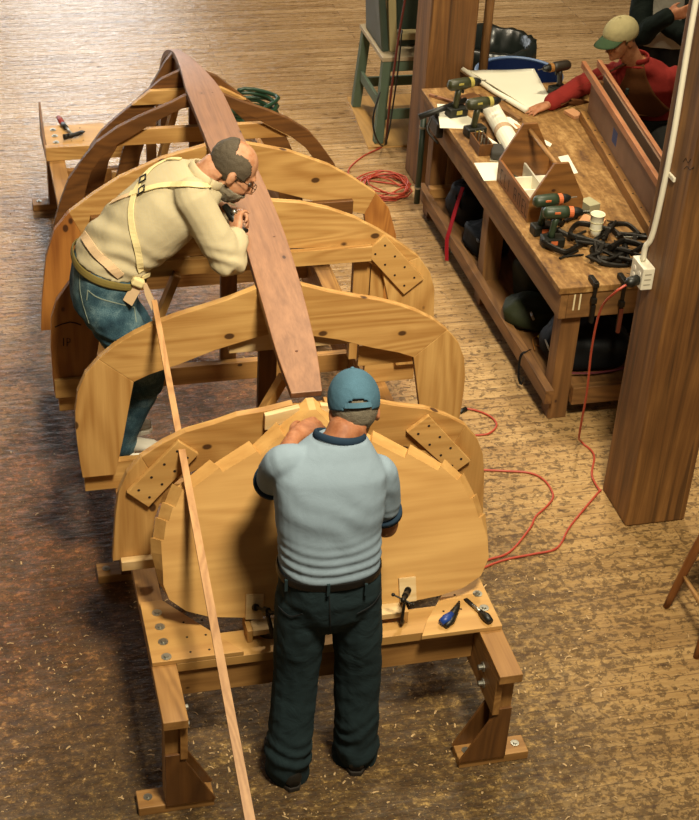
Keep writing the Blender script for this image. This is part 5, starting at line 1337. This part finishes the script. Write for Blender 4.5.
# ================= man in red at the bench
def man_red():
    t = thing('person', 'man in a red shirt, brown apron and tan cap reaching over the bench', 'person', (4.12, 8.50, .45))
    sk = skin('skin_tan', '#b07a56', '#97603f')
    fw = V((-.50,-.85,-.15)).normalized(); rt = V((-.86,.50,-.05)).normalized()
    S = [V((4.26,8.60,.50)), V((4.25,8.60,.60)), V((4.21,8.57,.72)), V((4.175,8.54,.82)), V((4.135,8.525,.905)), V((4.075,8.51,.975))]
    rows = [(S[0],.18,.13,rt,fw), (S[1],.18,.135,rt,fw), (S[2],.185,.135,rt,fw), (S[3],.19,.125,rt,fw), (S[4],.15,.085,rt,fw), (S[5],.07,.06,rt,fw)]
    hc_ = at_y(620,38,8.47); hf, hu = V((-.90,-.40,-.26)), V((-.22,-.06,.97))
    shR, shL = V((3.995,8.62,.825)), V((4.335,8.42,.865))
    elR, wrR = V((3.73,8.43,.862)), V((3.42,8.21,.838))
    elL, wrL = V((4.43,8.27,.62)), V((4.22,8.10,.52))
    hipR, hipL = S[0]+rt*.09+V((0,0,-.02)), S[0]-rt*.09+V((0,0,-.02)); knR, knL = V((4.05,8.22,.45)), V((4.24,8.14,.45)); anR, anL = V((4.03,8.20,.09)), V((4.24,8.14,.09))
    b = MB(); trunk(b, rows, -.008); L_ = frame(hf, hu)[0]
    b.tube([S[5]-V((0,0,.04)), hc_+L_(0,-.03,-.05)], [.064,.062], 16); head(b, hc_, hf, hu)
    limb(b, [shR, shR.lerp(elR,.5), elR, elR.lerp(wrR,.5), wrR], [.055,.048,.042,.04,.028]); limb(b, [shL, shL.lerp(elL,.5), elL, elL.lerp(wrL,.5), wrL], [.055,.048,.042,.04,.028])
    hand(b, wrR, (-.80,-.22,-.13), (.0,.0,-1), -1, (.12,.12,.1), 1.0, .10); hand(b, wrL, (-.6,-.7,0), (.6,-.6,-.3), -1, (.5,.5,.4))
    limb(b, [hipR, hipR.lerp(knR,.5), knR, knR.lerp(anR,.4), anR], [.086,.077,.057,.056,.04]); limb(b, [hipL, hipL.lerp(knL,.5), knL, knL.lerp(anL,.4), anL], [.086,.077,.057,.056,.04])
    solid(b, 'body', sk, t, .0075, 5); eyes(hc_, hf, hu, t)
    c = MB(); trunk(c, [(r[0], r[1]+.006, r[2]+.006, r[3], r[4]) for r in rows[1:5]] + [(S[5]-V((0,0,.01)),.085,.075,rt,fw)], .012)
    limb(c, [shR-rt*.03, shR, shR.lerp(elR,.5), elR, elR.lerp(wrR,.5), elR.lerp(wrR,.92)], [.07,.076,.068,.062,.054,.046], .004); limb(c, [shL+rt*.03, shL, shL.lerp(elL,.5), elL, elL.lerp(wrL,.9)], [.07,.076,.07,.06,.045], .004)
    def rf(p, n): return .008*mnoise.noise(p*12) + .006*math.sin(p.x*70+p.z*40+6*mnoise.noise(p*6))*max(0, 1-(p-shR).length/.4)
    RS = cloth('red_shirt', '#8c2c26', .25, .15, 320, .9, .25); sh_ = solid(c, 'shirt', RS, t, .008, 4, rf); tree = bvh_of(sh_)
    # apron bib and neck straps follow the chest
    APB = cloth('brown_apron', '#5a3418', .2, .2, 300, .85, .25)
    def drape(name, px, mat, th=.006, off=.006, nrow=14):
        """cloth panel between a left and a right edge, laid on the shirt"""
        Lp, Rp = px; L1 = px_spline(Lp, 4); R1 = px_spline(Rp, 4); k = min(len(L1), len(R1)); m = MB(); g = []
        for i in range(k):
            row = []
            for j in range(nrow+1):
                q = j/nrow; u = L1[i][0]*(1-q)+R1[i][0]*q; v = L1[i][1]*(1-q)+R1[i][1]*q
                P, N = cast(tree, [(u, v)], off, True); row.append(P[0])
            g.append(row)
        for _ in range(2):
            g = [[(g[max(i-1,0)][j]+g[min(i+1,k-1)][j]+g[i][max(j-1,0)]+g[i][min(j+1,nrow)]+g[i][j]*2)/6 for j in range(nrow+1)] for i in range(k)]
        vs = [[m.bm.verts.new(p) for p in r] for r in g]
        for i in range(k-1):
            for j in range(nrow): m.bm.faces.new((vs[i][j], vs[i][j+1], vs[i+1][j+1], vs[i+1][j]))
        o = m.build(name, mat, t, smooth=True); s_ = o.modifiers.new('thick', 'SOLIDIFY'); s_.thickness = th; s_.offset = 1; return o
    drape('apron_bib', ([(628,62),(624,78),(618,92),(616,112),(617,128),(624,142)], [(643,52),(644,62),(648,78),(655,92),(664,102),(671,108)]), APB, off=.010)
    surf_strap(tree, [(643,58),(643,50),(642,42)], .022, APB, 'apron_strap', t, .004, .008)
    P, N = cast(tree, [(628,90)], .016); MB().box(P[0], (.03,.02,.04), (0,0,.9)).build('bib_clip', plain('dark_clip', '#20261e', .5), t, bevel=.004)
    ring = [S[5]+V((0,0,.012)) + rt*.078*math.cos(q) + fw*.07*math.sin(q) for q in [2*pi*i/28 for i in range(29)]]; MB().tube(ring, [(.006,.016)]*29, 8).build('collar', RS, sh_, smooth=True)
    c = MB(); trunk(c, [(S[0]-V((0,0,.05)),.17,.12,rt,fw), (S[0],.185,.14,rt,fw), (S[1],.185,.14,rt,fw)], .004)
    for h, k, a in ((hipR, knR, anR), (hipL, knL, anL)): limb(c, [h, h.lerp(k,.5), k, k.lerp(a,.5), a], [.10,.092,.08,.072,.068], .002)
    solid(c, 'trousers', cloth('dark_trousers', '#2b2a26', .2, .2), t, .009, 4)
    for a in (anR, anL): shoe((a.x, a.y, 0), (-.5,-.85,0), SHOEB, t, SOLE)
    shell('hair', hc_, hf, hu, (.081,.101,.092), lambda p: p.y < .02 and -.06 < p.z < .05, HAIRD, t, off=(0,-.014,.024), th=.006, jit=.03)
    TAN = cloth('tan_cap_cloth', '#a99d72', .2, .2, 300, .9, .3); cap(hc_, hf, hu, t, TAN, cloth('green_brim', '#3f5238', .2, .1), 1.06, False, .006, .092, .095)
    s = thing('stool', 'low stool under the man in red', 'stool', (4.27, 8.62, 0))
    MB().lathe([(.001,.405),(.16,.405),(.16,.432),(.001,.432)], (4.27,8.62,0), 24).build('seat', BENCH['x'], s, bevel=.004)
    for dx, dy in ((-.1,-.1),(.1,-.1),(.1,.1),(-.1,.1)): MB().tube([(4.27+dx*1.3,8.62+dy*1.3,0),(4.27+dx,8.62+dy,.404)], .016, 10).build('leg', BENCH['z'], s)
man_red()

# ================= person with folded arms in the corner
def man_dark():
    t = thing('person', 'person with folded arms, dark green sleeves and grey vest, behind the red shirt', 'person', (4.55, 9.17, 0))
    sk = skin('skin_plain', '#b57c58', '#9c6242')
    fw = V((-.45,-.89,0)).normalized(); rt = V((-.89,.45,0)).normalized()
    c0 = V((4.56,9.20,0)); z = lambda h, f=0: c0 + fw*f + V((0,0,h))
    rows = [(z(.86),.17,.115,rt,fw), (z(.96),.175,.12,rt,fw), (z(1.08),.17,.12,rt,fw), (z(1.25),.19,.125,rt,fw), (z(1.38),.18,.105,rt,fw), (z(1.45),.13,.075,rt,fw), (z(1.50),.065,.06,rt,fw)]
    hc_ = z(1.64,.03); hf, hu = (fw*.95+V((0,0,-.2))), V((0,0,1))
    shR, shL = z(1.40)+rt*.185, z(1.40)-rt*.185
    elR, elL = at_y(640,34,9.02), at_y(690,36,8.90)
    wrR, wrL = at_y(668,16,8.86), at_y(662,24,9.03)
    hips = [z(.88)+rt*.09, z(.88)-rt*.09]; kns = [z(.49,.02)+rt*.10, z(.49,.02)-rt*.10]; ans = [z(.09)+rt*.11, z(.09)-rt*.11]
    b = MB(); trunk(b, rows, -.008); b.tube([z(1.44), hc_+V((0,.0,-.06))-fw*.02], [.064,.062], 16); head(b, hc_, hf, hu)
    limb(b, [shR, shR.lerp(elR,.5), elR, elR.lerp(wrR,.5), wrR], [.055,.048,.042,.04,.028]); limb(b, [shL, shL.lerp(elL,.5), elL, elL.lerp(wrL,.5), wrL], [.055,.048,.042,.04,.028])
    hand(b, wrR, rt*-.8+V((0,0,.3)), -fw, 1, (.3,.4,.3)); hand(b, wrL, rt, -fw, 1, (.35,.5,.4))
    for h, k, a in zip(hips, kns, ans): limb(b, [h, h.lerp(k,.5), k, k.lerp(a,.4), a], [.086,.077,.057,.056,.04])
    solid(b, 'body', sk, t, .008, 5); eyes(hc_, hf, hu, t)
    GRY = cloth('grey_shirt', '#b0aa9a', .12, .25, 300, .9, .25); c = MB(); trunk(c, [(z(.80),.185,.13,rt,fw)] + rows[1:6], .014); solid(c, 'vest', GRY, t, .009, 5, lambda p, n: .006*mnoise.noise(p*10))
    c = MB()
    JK = cloth('dark_green_jacket', '#0f1712', .25, .35, 300, .85, .3)
    limb(c, [shR, shR.lerp(elR,.5), elR, elR.lerp(wrR,.5), elR.lerp(wrR,.95)], [.075,.072,.066,.06,.052], .004); limb(c, [shL, shL.lerp(elL,.5), elL, elL.lerp(wrL,.5), elL.lerp(wrL,.85)], [.075,.072,.066,.06,.050], .004)
    solid(c, 'sleeves', JK, t, .008, 4, lambda p, n: .008*mnoise.noise(p*13))
    c = MB(); trunk(c, [(z(.80),.155,.10,rt,fw)] + rows[:2], .008)
    for h, k, a in zip(hips, kns, ans): limb(c, [h, h.lerp(k,.5), k, k.lerp(a,.5), a], [.095,.09,.078,.072,.07], .002)
    solid(c, 'trousers', cloth('charcoal_trousers', '#2c2c2c', .2, .2), t, .009, 4)
    for a in ans: shoe((a.x, a.y, 0), fw, SHOEB, t, SOLE)
    shell('hair', hc_, hf, hu, (.083,.104,.095), lambda p: (p.y < .03 or p.z > .07) and p.z > -.05, HAIRD, t, off=(0,-.014,.034), th=.006, jit=.03)
man_dark()
